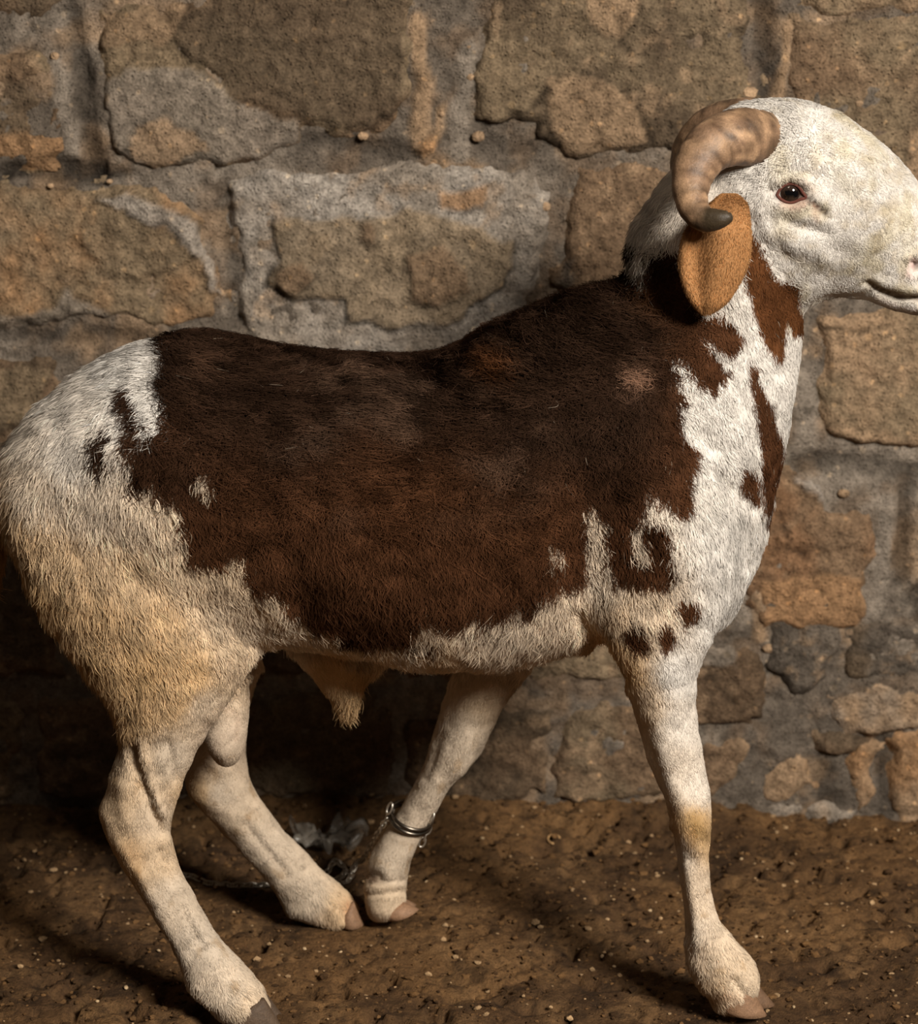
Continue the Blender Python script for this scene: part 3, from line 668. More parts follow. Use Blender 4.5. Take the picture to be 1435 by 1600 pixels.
CHEV = [(1154,717),(1169,730),(1186,747),(1195,775),(1182,783),(1160,762)]
ISLAND = [(171,654),(181,672),(179,699),(164,731),(148,727),(145,703),(153,675)]
SPOTS = [[(1062,925),(1081,929),(1094,944),(1091,962),(1076,976),(1059,962),(1055,944)], [(987,962),(1006,977),(1014,1011),(999,1015),(976,1000),(972,981)], [(1032,974),(1055,977),(1059,996),(1040,1019),(1027,1007),(1023,985)], [(655,1010),(672,1000),(680,1016),(668,1028)]]
HOLES = [[(305,747),(316,738),(326,748),(332,760),(327,768),(315,760)], [(1004,799),(987,820),(984,839),(987,865),(1004,872),(1017,861),(1006,846),(1002,824)], [(860,846),(863,862),(859,878),(856,865)], [(869,848),(878,862),(877,872),(871,862)],
 [(1017,764),(1030,800),(1024,812),(1006,800)]]
STREAKS = [([(1003,388),(1000,410),(1006,435)], 5), ([(1015,385),(1012,410)], 4), ([(990,395),(996,425)], 3)]
K_WHITE = np.array([.70, .665, .615]); K_CREAM = np.array([.72, .55, .37]); K_TAN = np.array([.60, .385, .18]); K_SHANK = np.array([.55, .455, .35])
K_DARK = np.array([.029, .0155, .0095]); K_RED = np.array([.066, .0285, .0135]); K_RUST = np.array([.13, .052, .02]); K_ROAN = np.array([.082, .048, .031])
def idw(u, v, table, p=3):
    t = np.asarray(table, float)
    out = np.empty((len(u), t.shape[1] - 2))
    for s in range(0, len(u), 30000):
        d2 = (u[s:s+30000, None] - t[:, 0]) ** 2 + (v[s:s+30000, None] - t[:, 1]) ** 2 + 60
        w = d2 ** (-p / 2.0 * 1.2)
        w /= w.sum(1)[:, None]
        out[s:s+30000] = w @ t[:, 2:]
    return out
W_, C_, T_, H_ = (1,0,0,0), (0,1,0,0), (0,0,1,0), (0,0,0,1)
GROUND_COAT = [  # weights of white, cream, tan, shank along the body
 (1236,302)+W_, (1300,200)+W_, (1400,350)+W_, (1300,440)+W_, (1200,180)+W_, (1430,470)+W_, (1060,330,.7,.3,0,0), (1200,620)+W_, (1130,680)+W_, (1140,850)+W_, (1160,940)+W_, (1060,1050)+W_, (1070,1130,.8,.2,0,0), (1130,980)+W_,
 (940,900,.4,.6,0,0), (960,960,.2,.5,.3,0), (1010,950,.3,.6,.1,0), (950,1010,0,.3,.7,0), (975,1050,0,.3,.7,0), (1000,1100,.2,.7,.1,0), (1050,1200,.5,.3,0,.2), (1095,1230,.7,.3,0,0), (1085,1290,0,.2,.8,0), (1100,1310,0,.4,.6,0), (1060,1330,.5,.2,0,.3), (1090,1400,.3,.5,.1,.1), (1075,1460,.3,.3,0,.4), (1110,1500,.2,.7,0,.1), (1150,1540,.2,.8,0,0), (1120,1540,.1,.7,.2,0),
 (200,560)+W_, (230,650)+W_, (100,620,.8,.2,0,0), (120,700,.8,.2,0,0), (40,680,.6,.4,0,0), (60,760,.4,.6,0,0), (150,780,.4,.6,0,0), (220,800,.3,.7,0,0), (30,840,0,.5,.5,0), (100,860,0,.7,.3,0), (200,880,0,.8,.2,0), (300,910,.1,.9,0,0), (60,930,0,.2,.8,0), (150,960,0,.4,.6,0), (250,960,0,.5,.5,0), (350,950,.2,.8,0,0), (400,970,.3,.7,0,0), (380,900,.1,.9,0,0), (340,890,.1,.9,0,0), (410,950,.1,.9,0,0), (250,820,.2,.8,0,0),
 (130,1040,0,.2,.8,0), (220,1040,0,.2,.8,0), (300,1040,0,.3,.7,0), (360,1020,.1,.7,.1,.1), (200,1110,0,.3,.7,0), (270,1090,0,.4,.6,0), (320,1110,0,.3,0,.7), (210,1180,0,.2,.2,.6), (270,1180,0,0,0,1), (180,1260,0,.3,.3,.4), (240,1280,0,.1,.1,.8), (200,1340,0,.2,.5,.3), (250,1340,0,.1,.3,.6), (270,1400)+H_, (310,1480,.1,0,0,.9), (350,1550,.2,.3,0,.5), (390,1575,.1,.4,.1,.4),
 (0,700,.3,.6,.1,0), (-25,715,0,.3,.7,0), (-20,780,0,.2,.8,0), (-20,880,0,0,1,0), (450,985,.3,.7,0,0), (560,1008,.2,.8,0,0), (480,975,.3,.7,0,0), (650,1010,.3,.7,0,0), (700,1030,.1,.7,.2,0), (740,1000,.3,.7,0,0), (800,990,.35,.65,0,0), (880,980,.3,.7,0,0), (850,1020,.3,.6,.1,0), (520,1040,0,.2,.8,0), (540,1090,0,.3,.7,0), (560,1060,0,.1,.9,0),
 (350,1150)+H_, (340,1240)+H_, (420,1330)+H_, (480,1400)+H_, (540,1420,0,.3,.4,.3), (760,1080,0,.1,.3,.6), (720,1160)+H_, (660,1250)+H_, (610,1350)+H_, (600,1410,0,.6,0,.4), (310,1240,0,.2,.6,.2)]
def coat(p, jit=0.0, seed=0):
    n = len(p)
    u, v, far = leg_uv(p)
    if jit:
        u = u + rng.normal(0, jit, n); v = v + rng.normal(0, jit * 1.6, n)
    ju = u + vnoise(p, 90, 71) * 5; jv = v + vnoise(p, 70, 72) * 8
    w = idw(u, v, GROUND_COAT)
    c = w @ np.stack([K_WHITE, K_CREAM, K_TAN, K_SHANK])
    c = c * (1 + .10 * vnoise(p, 40, 73) + .06 * vnoise(p, 140, 74))[:, None]
    leg = sstep(1120, 1200, v)[:, None]; sp_ = sstep(.25, .5, fbm(p, 48, 80, 3))[:, None]
    c = c * (1 - leg * .30 * sp_ * np.array([.7, .9, 1.15]))
    # dirt staining on the white face and grey-green smudges
    fc = (sstep(1185, 1230, u) * (v < 500))[:, None]; c = c * (1 - .22 * fc * sstep(-.1, .5, fbm(p, 85, 84, 3))[:, None] * np.array([.8, 1, 1.35]))
    smud = sstep(.1, .5, fbm(p, 30, 75, 3)) * sstep(1180, 1240, u) * (v < 520)
    c = c * (1 - .20 * smud[:, None] * np.array([.7, .9, 1.5]))
    for pl, r, k, tint in [([(1257,306),(1270,316),(1292,333)], 5.5, .97, (.03,.016,.013)), ([(1272,322),(1276,342)], 6, .35, (.35,.16,.10)), ([(1357,442),(1377,454),(1405,464),(1437,467),(1475,462)], 3.6, .85, (.10,.065,.052)), ([(1432,415)], 7, .95, (.03,.008,.008)), ([(1425,405),(1422,430)], 6, .45, (.55,.30,.27)),
       ([(1425,487),(1400,480),(1370,468)], 6, .35, (.50,.36,.30)), ([(1260,285),(1270,296)], 9, .35, (.52,.36,.22)), ([(1222,304),(1252,305)], 11, .97, (.045,.025,.022)), ([(1222,318),(1240,324),(1256,318)], 6, .5, (.40,.2,.16)), ([(1218,288),(1236,281),(1254,288)], 5, .4, (.28,.2,.16)),  # dark arc over the eye is upper-lid shade put into the coat colour
       ([(1340,395),(1350,405)], 18, .3, (.42,.36,.2)), ([(1310,270),(1330,300)], 14, .28, (.42,.36,.2)), ([(1357,424)], 5, .3, (.35,.3,.28)),
       ([(1085,1280),(1098,1300)], 18, .8, (.26,.16,.06)), ([(578,1368),(586,1372)], 9, .8, (.10,.045,.02)), ([(212,1340),(200,1325)], 16, .35, (.34,.18,.07)), ([(1118,1555),(1150,1560)], 8, .35, (.5,.28,.16)),
       ([(545,1415),(556,1440)], 12, .6, (.42,.20,.09)), ([(345,1100),(372,1118),(370,1155)], 5, .3, (.36,.24,.17)), ([(350,1150)], 50, .25, (.5,.36,.26))]:
        if len(pl) == 1: pl = [pl[0], (pl[0][0] + .5, pl[0][1])]
        d = line_d(u, v, pl)
        k2 = (k * np.exp(-(d / r) ** 2))[:, None]
        c = c * (1 - k2) + np.array(tint) * k2
    # brown
    sd = poly_sd(ju, jv, SADDLE)
    for q in [THROAT, STRIPE, CHEV, ISLAND] + SPOTS:
        sd = np.maximum(sd, poly_sd(ju if q is not THROAT else u, jv if q is not THROAT else v, q))
    for q in HOLES:
        sd = np.minimum(sd, -poly_sd(u, v, q))
    for pl, r in STREAKS:
        sd = np.minimum(sd, line_d(u, v, pl) - r)
    br = sstep(-2.5, 2.5, sd)[:, None]
    low = sstep(620, 860, v + vnoise(p, 12, 76) * 90)[:, None]
    bc = K_DARK * (1 - low) + K_RED * low
    front = sstep(1000, 1120, u)[:, None]; bc = bc * (1 - front) + (K_RED * 1.15) * front
    thr = (poly_sd(u, v, THROAT) > -6)[:, None]; bc = np.where(thr, K_RUST * .8, bc)
    ro = (sstep(.05, .4, fbm(p, 16, 77, 3)) * sstep(260, 420, u) * (1 - sstep(780, 900, u)) * (1 - sstep(740, 840, v)))[:, None]
    bc = bc * (1 - .75 * ro) + K_ROAN * .75 * ro
    for cu, cv, r, k, tint in [(775,572,26,.7,(.12,.045,.016)), (985,588,17,.75,(.30,.17,.11)), (320,575,18,.4,(.14,.075,.045)), (1030,450,30,.5,(.11,.045,.016))]:
        k2 = (k * np.exp(-((u - cu) ** 2 + (v - cv) ** 2) / r ** 2))[:, None]
        bc = bc * (1 - k2) + np.array(tint) * k2
    bc = bc * (1 + .35 * vnoise(p, 70, 78) + .15 * vnoise(p, 200, 79))[:, None]
    return c * (1 - br) + bc * br

ram = empty('ram')
tag(ram, 'brown and white horned ram walking past a stone wall', 'sheep')
body = bpy.data.objects.new('body', body_me); COL.objects.link(body); body.parent = ram
body_me.materials.clear(); body_me.materials.append(M_hide)
set_col(body_me, np.clip(coat(BV), 0.004, .95))
bm_ = bmesh.new(); bm_.from_mesh(body_me); BVH = BVHTree.FromBMesh(bm_); bm_.free()
def surf(u, v):
    d = Vector(ray(u, v)).normalized()
    h = BVH.ray_cast(Vector((0, CAM_Y, CAM_Z)), d)
    return np.array(h[0]), np.array(h[1])

# ------------------------------------------------------------------ horns
def horn(side):
    key = [(1196,218,-.018,42),(1180,217,-.046,44),(1150,215,-.070,43),(1113,229,-.090,39),(1088,260,-.105,34),(1079,295,-.120,28),(1085,325,-.136,23),(1101,342,-.150,19),(1122,343,-.160,15.5),(1138,339,-.164,10),(1144,336,-.165,4)]
    K = np.array([np.append(P(u, v, y), r / 1353.0) for u, v, y, r in key])
    R = catmull(K, 84)
    path = R[:, :3]; rad = R[:, 3].copy()
    s = np.linspace(0, 1, 84)
    ridge = np.abs(np.sin(s * 46 + np.sin(s * 17) * .8)) ** .6
    rad *= 1 + (.035 * (1 - sstep(.55, .9, s))) * (ridge - .5)
    if side > 0:
        path = path * np.array([1, -1, 1]) + np.array([.02, 0, 0])
    V, F = tube(path, rad, 22, flat=.92)
    V = V + np.repeat(np.zeros((84, 3)), 22, 0)
    nn = fbm(V, 60, 81, 3); cen = np.repeat(path, 22, 0)
    V = cen + (V - cen) * (1 + .05 * nn)[:, None]
    ss = np.repeat(s, 22); rr = np.repeat(ridge, 22)
    base = srgb(126, 100, 78); brn = srgb(80, 60, 44); dk = srgb(58, 48, 34); pale = srgb(170, 138, 106)
    c = brn * (1 - rr[:, None]) + base * rr[:, None]
    t = sstep(-.1, .3, fbm(V, 45, 82, 3))[:, None]; c = c * (1 - t * .5) + pale * t * .5
    t = sstep(.1, .4, fbm(V, 28, 83, 3))[:, None]; c = c * (1 - t * .6) + brn * .75 * t * .6
    stk = vnoise(np.stack([ss * 14, np.tile(np.linspace(0, 9, 22), 84), ss * 0], 1), 1.6, 85); c = c * (1 + .28 * stk)[:, None]
    crk = np.exp(-(np.abs(vnoise(V, 85, 86)) / .09) ** 2) * (1 - sstep(.25, .45, ss)); c = c * (1 - .7 * crk[:, None])
    pl_ = sstep(.35, .6, vnoise(V, 70, 87)) * (1 - sstep(.2, .4, ss)); c = c * (1 - .6 * pl_[:, None]) + srgb(214, 176, 138) * .6 * pl_[:, None]
    t = sstep(.64, .76, ss)[:, None]; c = c * (1 - t) + dk * t
    o = mesh_obj('horn', V, F, M_horn, ram); set_col(o.data, c)
    return o
horn(-1); horn(1)

# ------------------------------------------------------------------ ears (leaf with cupped thickness)
def ear(side):
    rows = [(1128,1150,302),(1108,1168,318),(1088,1172,338),(1070,1174,362),(1062,1174,388),(1060,1170,412),(1064,1160,436),(1072,1146,460),(1084,1130,478),(1096,1112,490)]
    R = catmull(np.array(rows, float), 40)
    nu = 18; front, back = [], []
    for k, (l, r, v) in enumerate(R):
        f = k / 39
        for j in range(nu):
            t = j / (nu - 1) * 2 - 1
            u = (l + r) / 2 + (r - l) / 2 * math.sin(t * math.pi / 2)
            yb = -.088 - .045 * sstep(0, .35, np.array(f)) + .012 * f
            cup = .012 * t * t * math.sin(min(1, f * 1.4 + .1) * math.pi * .8)
            groove = .012 * math.exp(-((t + .28) / .22) ** 2) * math.exp(-((f - .5) / .33) ** 2)
            rimw = math.sqrt(max(0, 1 - t * t)) * min(1, f * 6 + .2) * min(1, (1 - f) * 7 + .05)
            th = .0055 * rimw
            p = P(u, v, yb + cup + groove)
            front.append(p + np.array([0, -th, 0])); back.append(p + np.array([0, th + .001, 0]))
    V = np.array(front + back); F = []
    n1 = len(front)
    for k in range(39):
        for j in range(nu - 1):
            a = k * nu + j
            F.append((a, a + nu, a + nu + 1, a + 1)); F.append((n1 + a, n1 + a + 1, n1 + a + nu + 1, n1 + a + nu))
        for j in (0, nu - 1):
            a = k * nu + j
            q_ = (a, n1 + a, n1 + a + nu, a + nu); F.append(q_ if j == 0 else q_[::-1])
    F += [tuple(range(nu)) + tuple(range(n1 + nu - 1, n1 - 1, -1)), tuple(range(n1 - 1, n1 - nu - 1, -1)) + tuple(range(2 * n1 - nu, 2 * n1))]
    ft = np.array([k / 39 for k in range(40) for j in range(nu)] * 2); tt = np.array([j / (nu - 1) * 2 - 1 for k in range(40) for j in range(nu)] * 2)
    if side > 0: V = V * np.array([1, -1, 1])
    c0 = srgb(164, 120, 78); c1 = srgb(104, 68, 38); c2 = srgb(184, 142, 100)
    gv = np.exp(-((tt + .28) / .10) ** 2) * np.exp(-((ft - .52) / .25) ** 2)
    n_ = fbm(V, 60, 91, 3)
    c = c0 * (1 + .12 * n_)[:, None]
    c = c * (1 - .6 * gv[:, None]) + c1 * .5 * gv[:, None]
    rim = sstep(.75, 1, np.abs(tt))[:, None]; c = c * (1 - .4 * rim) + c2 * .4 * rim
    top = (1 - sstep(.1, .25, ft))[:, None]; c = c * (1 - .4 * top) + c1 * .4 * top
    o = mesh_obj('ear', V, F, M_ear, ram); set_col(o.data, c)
    o['label'] = 'drooping tan brown ear'
    return V[:n1].reshape(40, nu, 3), c[:n1].reshape(40, nu, 3), o
EARV, EARC, _o = ear(-1); ear(1)

# ------------------------------------------------------------------ eyes and lids
def eye(side):
    p, n_ = surf(1236, 302)
    c = p + np.array([0, .0100, 0]) + np.array([0, -.0035, 0])
    bm = bmesh.new(); bmesh.ops.create_uvsphere(bm, u_segments=28, v_segments=18, radius=.0145)
    V = np.array([v.co for v in bm.verts]); F = [[v.index for v in f.verts] for f in bm.faces]; bm.free()
    V = np.stack([V[:, 0], -V[:, 2], V[:, 1]], 1)
    cols = np.tile(srgb(88, 62, 42), (len(V), 1))
    lat = np.hypot(V[:, 0], V[:, 2]) / .0145
    pup = (np.abs(V[:, 0]) < .0078) & (np.abs(V[:, 2]) < .0042)
    cols[:] = srgb(46, 36, 30); cols[lat > .93] = srgb(112, 80, 70); cols[pup] = srgb(8, 8, 10)
    if side > 0: c = c * np.array([1, -1, 1]); V = V * np.array([1, -1, 1]); F = [f[::-1] for f in F]
    o = mesh_obj('eye', V + c, F, M_eye, ram); set_col(o.data, cols)
    # almond lids
    out = [(1212,305),(1218,294),(1228,287),(1240,286),(1250,291),(1257,301),(1262,309),(1252,313),(1240,318),(1228,317),(1218,312)]
    cen = np.array([1236., 302.])
    for nm, grow, rad, colr in (('eyelid', .90, .0019, srgb(92, 56, 48)),):
        pts_ = []
        for q_ in catmull(np.array(out + [out[0]], float), 45)[:-1]:
            g_ = cen + (q_ - cen) * grow
            s_, nn_ = surf(*g_)
            ydome = c[1] * (-1 if side > 0 else 1) - math.sqrt(max(.0145 ** 2 - ((g_[0] - 1236) / 1370) ** 2 - ((g_[1] - 302) / 1370) ** 2, 0)) if grow == 1 else 9
            yy = min(s_[1], ydome + .001)
            pts_.append(P(g_[0], g_[1], yy - .0002))
        pts_ = np.array(pts_)
        if side > 0: pts_ = pts_ * np.array([1, -1, 1])
        V2, F2 = tube(pts_, rad, 8, True)
        ol = mesh_obj(nm, V2, F2, M_hide, o); set_col(ol.data, np.tile(colr, (len(V2), 1)))
        ol['label'] = 'pinkish dark rim around the eye' if nm == 'eyelid' else 'pale fold of skin around the eye'
eye(-1); eye(1)

# ------------------------------------------------------------------ cloven hooves
def claw(top_a, top_b, toe, heel, y, w, col, name='hoof'):
    """claw seen from the side: coronet from top_a (heel side) to top_b (toe side), sole from heel to toe"""
    A, B, T, H = (P(q_[0], q_[1], y) for q_ in (top_a, top_b, toe, heel))
    rings = []
    for f, sh in ((-.25, .8), (0, 1.0), (.35, 1.08), (.7, 1.12), (.95, 1.06), (1.0, .85)):
        a = A + (H - A) * f; b_ = B + (T - B) * f
        c = (a + b_) / 2; d = (b_ - a) / 2 * (1 if f < 1 else .93)
        th = np.linspace(0, 2 * np.pi, 16, endpoint=False)
        wy = w * sh * (1 - .35 * np.maximum(0, np.cos(th)) ** 2)
        rings.append(c + np.cos(th)[:, None] * d + (wy * np.sin(th))[:, None] * EX)
    V = np.concatenate(rings); F = []
    for i in range(len(rings) - 1):
        for j in range(16):
            j2 = (j + 1) % 16
            F.append((i * 16 + j, i * 16 + j2, (i + 1) * 16 + j2, (i + 1) * 16 + j))
    F += [tuple(range(16))[::-1], tuple(range(80, 96))]
    o = mesh_obj(name, V, F, M_hoof, ram)
    set_col(o.data, col * (1 + .25 * fbm(V, 90, 95, 3))[:, None])
    return o
HC, HD = srgb(146, 114, 88), srgb(84, 68, 54)
claw((1122,1564),(1176,1546),(1200,1588),(1128,1579), -.147, .015, HC * .8)
claw((1146,1540),(1178,1530),(1213,1572),(1150,1568), -.108, .013, HC * .5)
claw((350,1592),(420,1570),(446,1612),(352,1612), -.157, .016, HD)
claw((358,1582),(424,1562),(452,1600),(360,1600), -.121, .016, HD * .9)
claw((596,1426),(636,1412),(656,1421),(608,1438), .104, .014, HC * .9)
claw((596,1420),(636,1406),(652,1414),(606,1431), .136, .014, HC * .7)
claw((532,1438),(556,1416),(569,1446),(536,1448), .120, .014, HC * .8)
claw((532,1430),(554,1410),(568,1440),(536,1441), .152, .014, HC * .65)

# ------------------------------------------------------------------ hair
LEN = [(1204,190,13),(1206,215,13),(1196,245,12),(1180,265,12),(1020,1100,8),(1050,1130,6),(1010,1170,5),(620,1020,22),(460,1000,16),(530,1012,18),(1270,320,3),(1360,455,2.5),(1236,302,3),(1300,200,7),(1215,160,8),(1400,350,5),(1300,440,5),(1430,470,3),(1140,300,6),(1060,330,14),(1000,400,22),(1100,450,16),(1200,480,9),(1200,620,9),(1230,500,8),(1130,680,13),(1140,850,14),(1180,900,13),(1060,1050,8),(1060,1150,4),(1090,1290,5),(1085,1400,4),(1110,1500,8),(1085,1520,12),(1150,1550,6),
 (900,520,20),(960,470,22),(820,520,20),(700,570,16),(500,570,15),(320,540,16),(600,700,16),(400,700,16),(800,700,18),(960,700,18),(1000,860,18),(700,900,22),(500,900,22),(600,990,24),(780,990,24),(860,1000,18),(950,980,18),(700,1035,14),
 (200,560,20),(100,620,22),(40,700,24),(100,800,24),(200,850,22),(300,930,18),(60,900,24),(150,1000,26),(180,1110,24),(260,1050,18),(360,1010,14),(400,960,16),(320,1110,5),(280,1180,4),(210,1180,9),(180,1270,4),(250,1380,4),(320,1500,5),(310,1545,10),(390,1570,8),(-20,800,26),(-20,900,24),
 (350,1150,2),(340,1240,3),(440,1350,4),(470,1420,8),(740,1100,4),(700,1200,4),(620,1300,3),(600,1400,4),(540,1105,26),(520,1050,8)]
DIR = [  # drawing direction of the tips (right, down) and lift off the hide
 (1204,190,-1,-.1,.5),(1208,215,-1,.1,.5),(1198,245,-1,.3,.5),(1180,268,-.8,.5,.4),
 (1236,302,.6,.5,.15),(1300,200,.3,-.2,.35),(1215,160,-.3,-.3,.5),(1400,350,.6,.5,.2),(1300,440,.4,.8,.2),(1100,300,-.5,.6,.3),(1000,400,-.1,1,.5),(1100,500,.2,1,.35),(1200,480,.2,1,.25),(1200,620,.25,1,.2),(1130,680,.45,1,.25),(1140,850,.35,1,.25),(1180,900,.0,1,.35),(1060,1100,.25,1,.2),(1090,1300,.1,1,.2),(1090,1500,.0,1,.3),(1150,1545,.5,1,.25),
 (960,470,-.2,.6,.9),(820,510,-.3,.5,.95),(700,560,-.1,.7,.95),(500,560,.0,.7,.95),(320,530,-.1,.7,.95),(600,680,-.1,.8,.7),(400,680,-.1,.8,.7),(850,700,.1,.9,.55),(960,800,.3,1,.3),(700,880,.15,1,.3),(500,900,.15,1,.3),(600,1000,.1,1,.3),(800,990,-.1,1,.3),(950,960,.3,1,.3),
 (200,560,-.8,.4,.45),(100,620,-.8,.7,.4),(40,700,-.5,1,.4),(120,800,-.1,1,.3),(200,850,.25,1,.3),(300,930,.3,1,.3),(60,900,.1,1,.35),(150,1000,.35,1,.35),(190,1110,.1,1,.45),(260,1050,.4,1,.3),(350,1030,.3,.9,.2),(280,1180,-.1,1,.2),(180,1270,-.2,1,.2),(300,1450,.5,1,.2),(390,1570,.5,1,.3),(310,1545,-.1,1,.4),
 (440,1350,.7,1,.2),(470,1420,.1,1,.4),(720,1150,-.5,1,.2),(600,1380,0,1,.2),(540,1090,.15,1,.15)]
WOOL = [(900,520,1),(960,500,1),(700,600,1),(500,600,1),(320,600,1),(600,750,.9),(400,750,.8),(800,750,.7),(960,700,.4),(700,880,.15),(500,880,.15),(300,800,.3),(1000,850,.1),(150,600,.25),(100,900,.2),(1130,700,.1),(1300,250,.35),(1215,160,.5),(1400,400,.2),(1100,1300,.1),(250,1300,.1),(600,980,.15),(1200,500,.1),(600,1300,.1),(1020,420,.5)]
body_me.calc_loop_triangles()
nt_ = len(body_me.loop_triangles)
TRI = np.empty(nt_ * 3, np.int32); body_me.loop_triangles.foreach_get('vertices', TRI); TRI = TRI.reshape(-1, 3)
pa, pb, pc = BV[TRI[:, 0]], BV[TRI[:, 1]], BV[TRI[:, 2]]
cr = np.cross(pb - pa, pc - pa); ar = np.linalg.norm(cr, axis=1) / 2; fn = cr / (2 * ar[:, None] + 1e-12)
cen = (pa + pb + pc) / 3
vw = cen - np.array([0, CAM_Y, CAM_Z]); vw /= np.linalg.norm(vw, axis=1)[:, None]
facing = -(vw * fn).sum(1)
tu, tv, tfar = leg_uv(cen)
short = idw(tu, tv, LEN)[:, 0]
dens = ar * np.where(facing > -.25, 1.0, .22) * np.clip((16 / np.maximum(short, 3)) ** .55, .8, 2.0)
dens *= np.where((np.hypot(tu - 1236, (tv - 302) * 1.25) < 21) & (np.abs(cen[:, 1]) > .03), 0, 1)
for pl, r in (([(1259,308),(1272,318),(1290,332)], 5.5), ([(1357,442),(1377,454),(1405,464),(1437,467),(1475,462)], 3), ([(1430,415),(1432,416)], 12)):
    dens *= line_d(tu, tv, pl) > r
NS = 460000
pick = rng.choice(nt_, NS, p=dens / dens.sum())
r1 = np.sqrt(rng.random(NS)); r2 = rng.random(NS)
w0, w1, w2 = 1 - r1, r1 * (1 - r2), r1 * r2
root = pa[pick] * w0[:, None] + pb[pick] * w1[:, None] + pc[pick] * w2[:, None]
nr = BN[TRI[pick, 0]] * w0[:, None] + BN[TRI[pick, 1]] * w1[:, None] + BN[TRI[pick, 2]] * w2[:, None]
nr /= np.linalg.norm(nr, axis=1)[:, None]
hu, hv, hfar = leg_uv(root)
ln = idw(hu, hv, LEN)[:, 0] * .001 * rng.uniform(.55, 1.2, NS)
dd = idw(hu, hv, DIR)
wl = idw(hu, hv, WOOL)[:, 0]
HCOL = coat(root, 1.4)
pale_ = sstep(.12, .3, HCOL.mean(1)); wl = wl * (1 - .75 * pale_)
wl = np.where((hu > 1190) & (hv < 500), np.maximum(wl, .4), wl)
tang = np.stack([dd[:, 0], np.zeros(NS), -dd[:, 1]], 1)
tang -= nr * (tang * nr).sum(1)[:, None]
tang /= np.linalg.norm(tang, axis=1)[:, None] + 1e-6
side = np.cross(nr, tang)
clump = vnoise(root, 75, 101) * .55 + vnoise(root, 190, 102) * .5
ang = clump * (.75 + .9 * wl) + rng.normal(0, .24, NS) + rng.normal(0, 1.0, NS) * wl
lift = dd[:, 2] * (1 + .6 * vnoise(root, 110, 103)) + rng.normal(0, .08, NS) + .15 * wl
lift = np.clip(lift, .16, 1.4)
d0 = tang * np.cos(ang)[:, None] + side * np.sin(ang)[:, None]
dirn = d0 + nr * lift[:, None]; dirn /= np.linalg.norm(dirn, axis=1)[:, None]
curlv = side * (rng.normal(0, 1, NS) * (.08 + .42 * wl))[:, None] + d0 * (rng.normal(0, 1, NS) * .22 * wl)[:, None]
NP_ = 4
pts_h = np.empty((NS, NP_, 3))
for k in range(NP_):
    t = k / (NP_ - 1)
    pts_h[:, k] = root + dirn * (ln * t)[:, None] - nr * (ln * (.30 * t * t) * np.minimum(lift, .6) * (1 - .5 * wl))[:, None] + curlv * (ln * math.sin(t * 3.6))[:, None] - nr * np.minimum(.0008, ln * .04)[:, None]
    if k: # gravity
        pts_h[:, k, 2] -= ln * .12 * t * t
hcol = HCOL
th_ = np.where(np.abs(dd[:, 0]) + np.abs(dd[:, 1]) > 0, np.arctan2(-dd[:, 1], dd[:, 0]), 0)
al = root[:, 0] * np.cos(-1.25) + root[:, 2] * np.sin(-1.25); ac = -root[:, 0] * np.sin(-1.25) + root[:, 2] * np.cos(-1.25)
streak = vnoise(np.stack([al * 45, ac * 230, root[:, 1] * 40], 1), 1.0, 105) * .6 + vnoise(np.stack([al * 25, ac * 110, root[:, 1] * 30], 1), 1.0, 106) * .6
longf = sstep(.006, .018, ln)
tone = np.clip(1 + rng.normal(0, .13, NS) * (.4 + .6 * longf) + .16 * vnoise(root, 150, 104) * (.4 + longf) + (.42 * streak * (1 - .8 * wl) + 1.15 * wl * fbm(root, 62, 107, 3)) * longf, .35, 1.9)
hcol = np.clip(hcol * tone[:, None], .003, .92)
# a few stray pale hairs in the dark wool
isdark = hcol.mean(1) < .09
stray = isdark & (rng.random(NS) < .0012) & (hv < 760)
hcol[stray] = np.array([.20, .16, .12])
wn = np.stack([fbm(root, 62, 120 + k, 2) for k in range(3)], 1) * (1.25 * wl * longf * (1 - pale_) + .25 * longf)[:, None]
hnr = nr + d0 * .12 + wn + rng.normal(0, .14, (NS, 3)); hnr /= np.linalg.norm(hnr, axis=1)[:, None]
# short plush on the near ear too
ne = 9000
iu = rng.integers(0, 39, ne); ju_ = rng.integers(0, 17, ne)
fa, fb = rng.random(ne)[:, None], rng.random(ne)[:, None]
er = EARV[iu, ju_] * (1 - fa) * (1 - fb) + EARV[iu + 1, ju_] * fa * (1 - fb) + EARV[iu, ju_ + 1] * (1 - fa) * fb + EARV[iu + 1, ju_ + 1] * fa * fb
e1 = EARV[iu + 1, ju_] - EARV[iu, ju_]; e2 = EARV[iu, ju_ + 1] - EARV[iu, ju_]
en = np.cross(e1, e2); en /= np.linalg.norm(en, axis=1)[:, None] + 1e-9
en *= np.where(en[:, 1] > 0, -1, 1)[:, None]
ed = e1 / (np.linalg.norm(e1, axis=1)[:, None] + 1e-9) + en * .35 + rng.normal(0, .2, (ne, 3))
el = rng.uniform(.0015, .0035, ne)
ep = np.stack([er + ed * (el * k / (NP_ - 1))[:, None] for k in range(NP_)], 1)
ec = np.clip(EARC[iu, ju_] * rng.uniform(.75, 1.3, (ne, 1)), 0, 1)
hc = bpy.data.hair_curves.new('coat')
ALL = np.concatenate([pts_h, ep]); NT = len(ALL)
hc.add_curves([NP_] * NT)
hc.attributes['position'].data.foreach_set('vector', ALL.reshape(-1).astype(np.float32))
rad = np.tile(np.array([.00038, .00038, .00030, .00010]), (NT, 1))
rad[NS:] *= .6
fine_ = np.concatenate([np.where(ln < .008, .75, 1.0), np.ones(ne)])
rad *= fine_[:, None]
ra = hc.attributes.get('radius') or hc.attributes.new('radius', 'FLOAT', 'POINT')
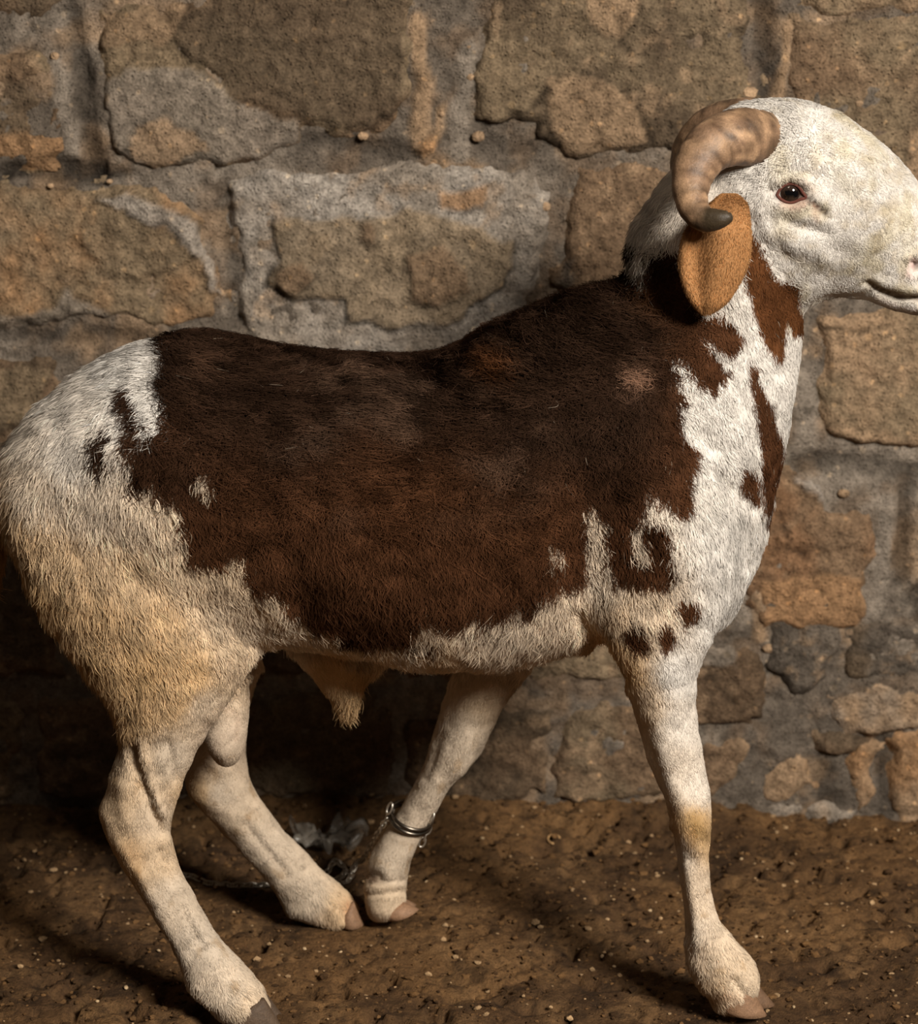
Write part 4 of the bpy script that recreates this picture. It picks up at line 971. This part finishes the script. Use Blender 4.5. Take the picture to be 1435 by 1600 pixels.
ra.data.foreach_set('value', rad.ravel().astype(np.float32))
a = hc.attributes.new('col', 'FLOAT_COLOR', 'CURVE')
c4 = np.ones((NT, 4), np.float32); c4[:, :3] = np.concatenate([hcol, ec]); a.data.foreach_set('color', c4.ravel())
a = hc.attributes.new('nrm', 'FLOAT_VECTOR', 'CURVE')
a.data.foreach_set('vector', np.concatenate([hnr, en]).astype(np.float32).ravel())
hc.materials.append(M_hair)
coat_o = bpy.data.objects.new('coat', hc); COL.objects.link(coat_o); coat_o.parent = ram
tag(coat_o, 'brown and white hairy coat', None, None, 'stuff')

# ------------------------------------------------------------------ shackle and chain on the far foreleg
chain = empty('tether_chain', tuple(G(520, 1350)))
tag(chain, 'steel shackle and thin chain on the far foreleg trailing over the dirt', 'chain')
co = np.array(chain.location)
A_, B_ = P(612, 1268, .12), P(672, 1287, .12)
mid = (A_ + B_) / 2; ax1 = (B_ - A_) / 2 * 1.06; 
legdir = P(655, 1245, .12) - P(628, 1310, .12); legdir /= np.linalg.norm(legdir)
th = np.linspace(0, 2 * np.pi, 40, endpoint=False)
depth = np.array([0, .030, 0]) + legdir * .006
for k, sh in enumerate((-.0032, .0032)):
    path = mid - co + legdir * sh + np.cos(th)[:, None] * ax1 + np.sin(th)[:, None] * depth
    V, F = tube(path, .0026, 8, True); mesh_obj('shackle_band', V, F, M_dsteel, chain)
a = np.linspace(0, 2 * np.pi, 20, endpoint=False)
def link_mesh(L=.0068, W=.0038, r=.0013):
    p = np.stack([L * np.cos(a) * (1 + .12 * np.abs(np.sin(a))), W * np.sin(a), np.zeros(20)], 1)
    return tube(p, r, 6, True)
V, F = link_mesh()
lm = None
def add_link(p, d, roll, s=1.0):
    global lm
    if lm is None:
        o = mesh_obj('chain_link', V, F, M_steel, chain); lm = o.data
    else:
        o = bpy.data.objects.new('chain_link', lm); COL.objects.link(o); o.parent = chain
    q_ = Vector(d).to_track_quat('X', 'Z') @ Euler((roll, 0, 0)).to_quaternion()
    o.rotation_mode = 'QUATERNION'; o.rotation_quaternion = q_; o.location = Vector(p) - Vector(co); o.scale = (s,) * 3
def chain_path(pts3, step=.0088):
    pts3 = np.asarray(pts3); fine = catmull(pts3, 400)
    seg = np.linalg.norm(np.diff(fine, axis=0), axis=1); s = np.concatenate([[0], np.cumsum(seg)])
    for k, t in enumerate(np.arange(0, s[-1], step)):
        i = min(np.searchsorted(s, t), 398)
        add_link(fine[i], fine[i + 1] - fine[max(i - 1, 0)], (k % 2) * 1.57 + rng.uniform(-.3, .3))
def gz(u, v):
    g_ = G(u, v); return np.array([g_[0], g_[1], float(floor_z(g_[0], g_[1])) + .004])
start = P(611, 1270, .125)
chain_path([start, P(598,1290,.14), P(584,1314,.17), P(568,1342,.21), gz(556,1362)+[0,0,.012], gz(545,1374), gz(530,1378), gz(512,1368)])
chain_path([gz(512,1362), gz(524,1352), gz(540,1360), gz(528,1372), gz(505,1378), gz(470,1382), gz(430,1384), gz(395,1380), gz(360,1382), gz(325,1378), gz(292,1370), gz(250,1372)])
for k, (u, v) in enumerate([(672,1283),(669,1296),(665,1306),(660,1316)]):
    add_link(P(u, v, .118), P(660, 1316, .12) - P(672, 1283, .12), k * 1.57)
for u, v in ((609,1263),(674,1277)):
    add_link(P(u, v, .105), np.array([.4, 0, 1]), .6, 1.15)

# crumpled scrap of clear plastic lying by the chain
g = gz(508, 1345)
n_ = 26
s1, s2 = np.meshgrid(np.linspace(-1, 1, n_), np.linspace(-1, 1, n_))
q3 = np.stack([s1.ravel(), s2.ravel(), np.zeros(n_ * n_)], 1)
Vp = np.stack([.045 * s1.ravel() + .018 * vnoise(q3, 2.2, 111), .035 * s2.ravel() + .018 * vnoise(q3, 2.4, 112), .022 + .022 * vnoise(q3, 2.7, 113) + .010 * vnoise(q3, 6, 114)], 1)
idx = np.arange(n_ * n_).reshape(n_, n_)
q = np.stack([idx[:-1, :-1], idx[:-1, 1:], idx[1:, 1:], idx[1:, :-1]], -1).reshape(-1, 4)
o = mesh_obj('plastic_scrap', Vp, q, M_plastic); o.location = tuple(g + np.array([0, .03, 0]))
so = o.modifiers.new('thick', 'SOLIDIFY'); so.thickness = .0006
tag(o, 'crumpled grey scrap of thin plastic beside the chain', 'scrap')
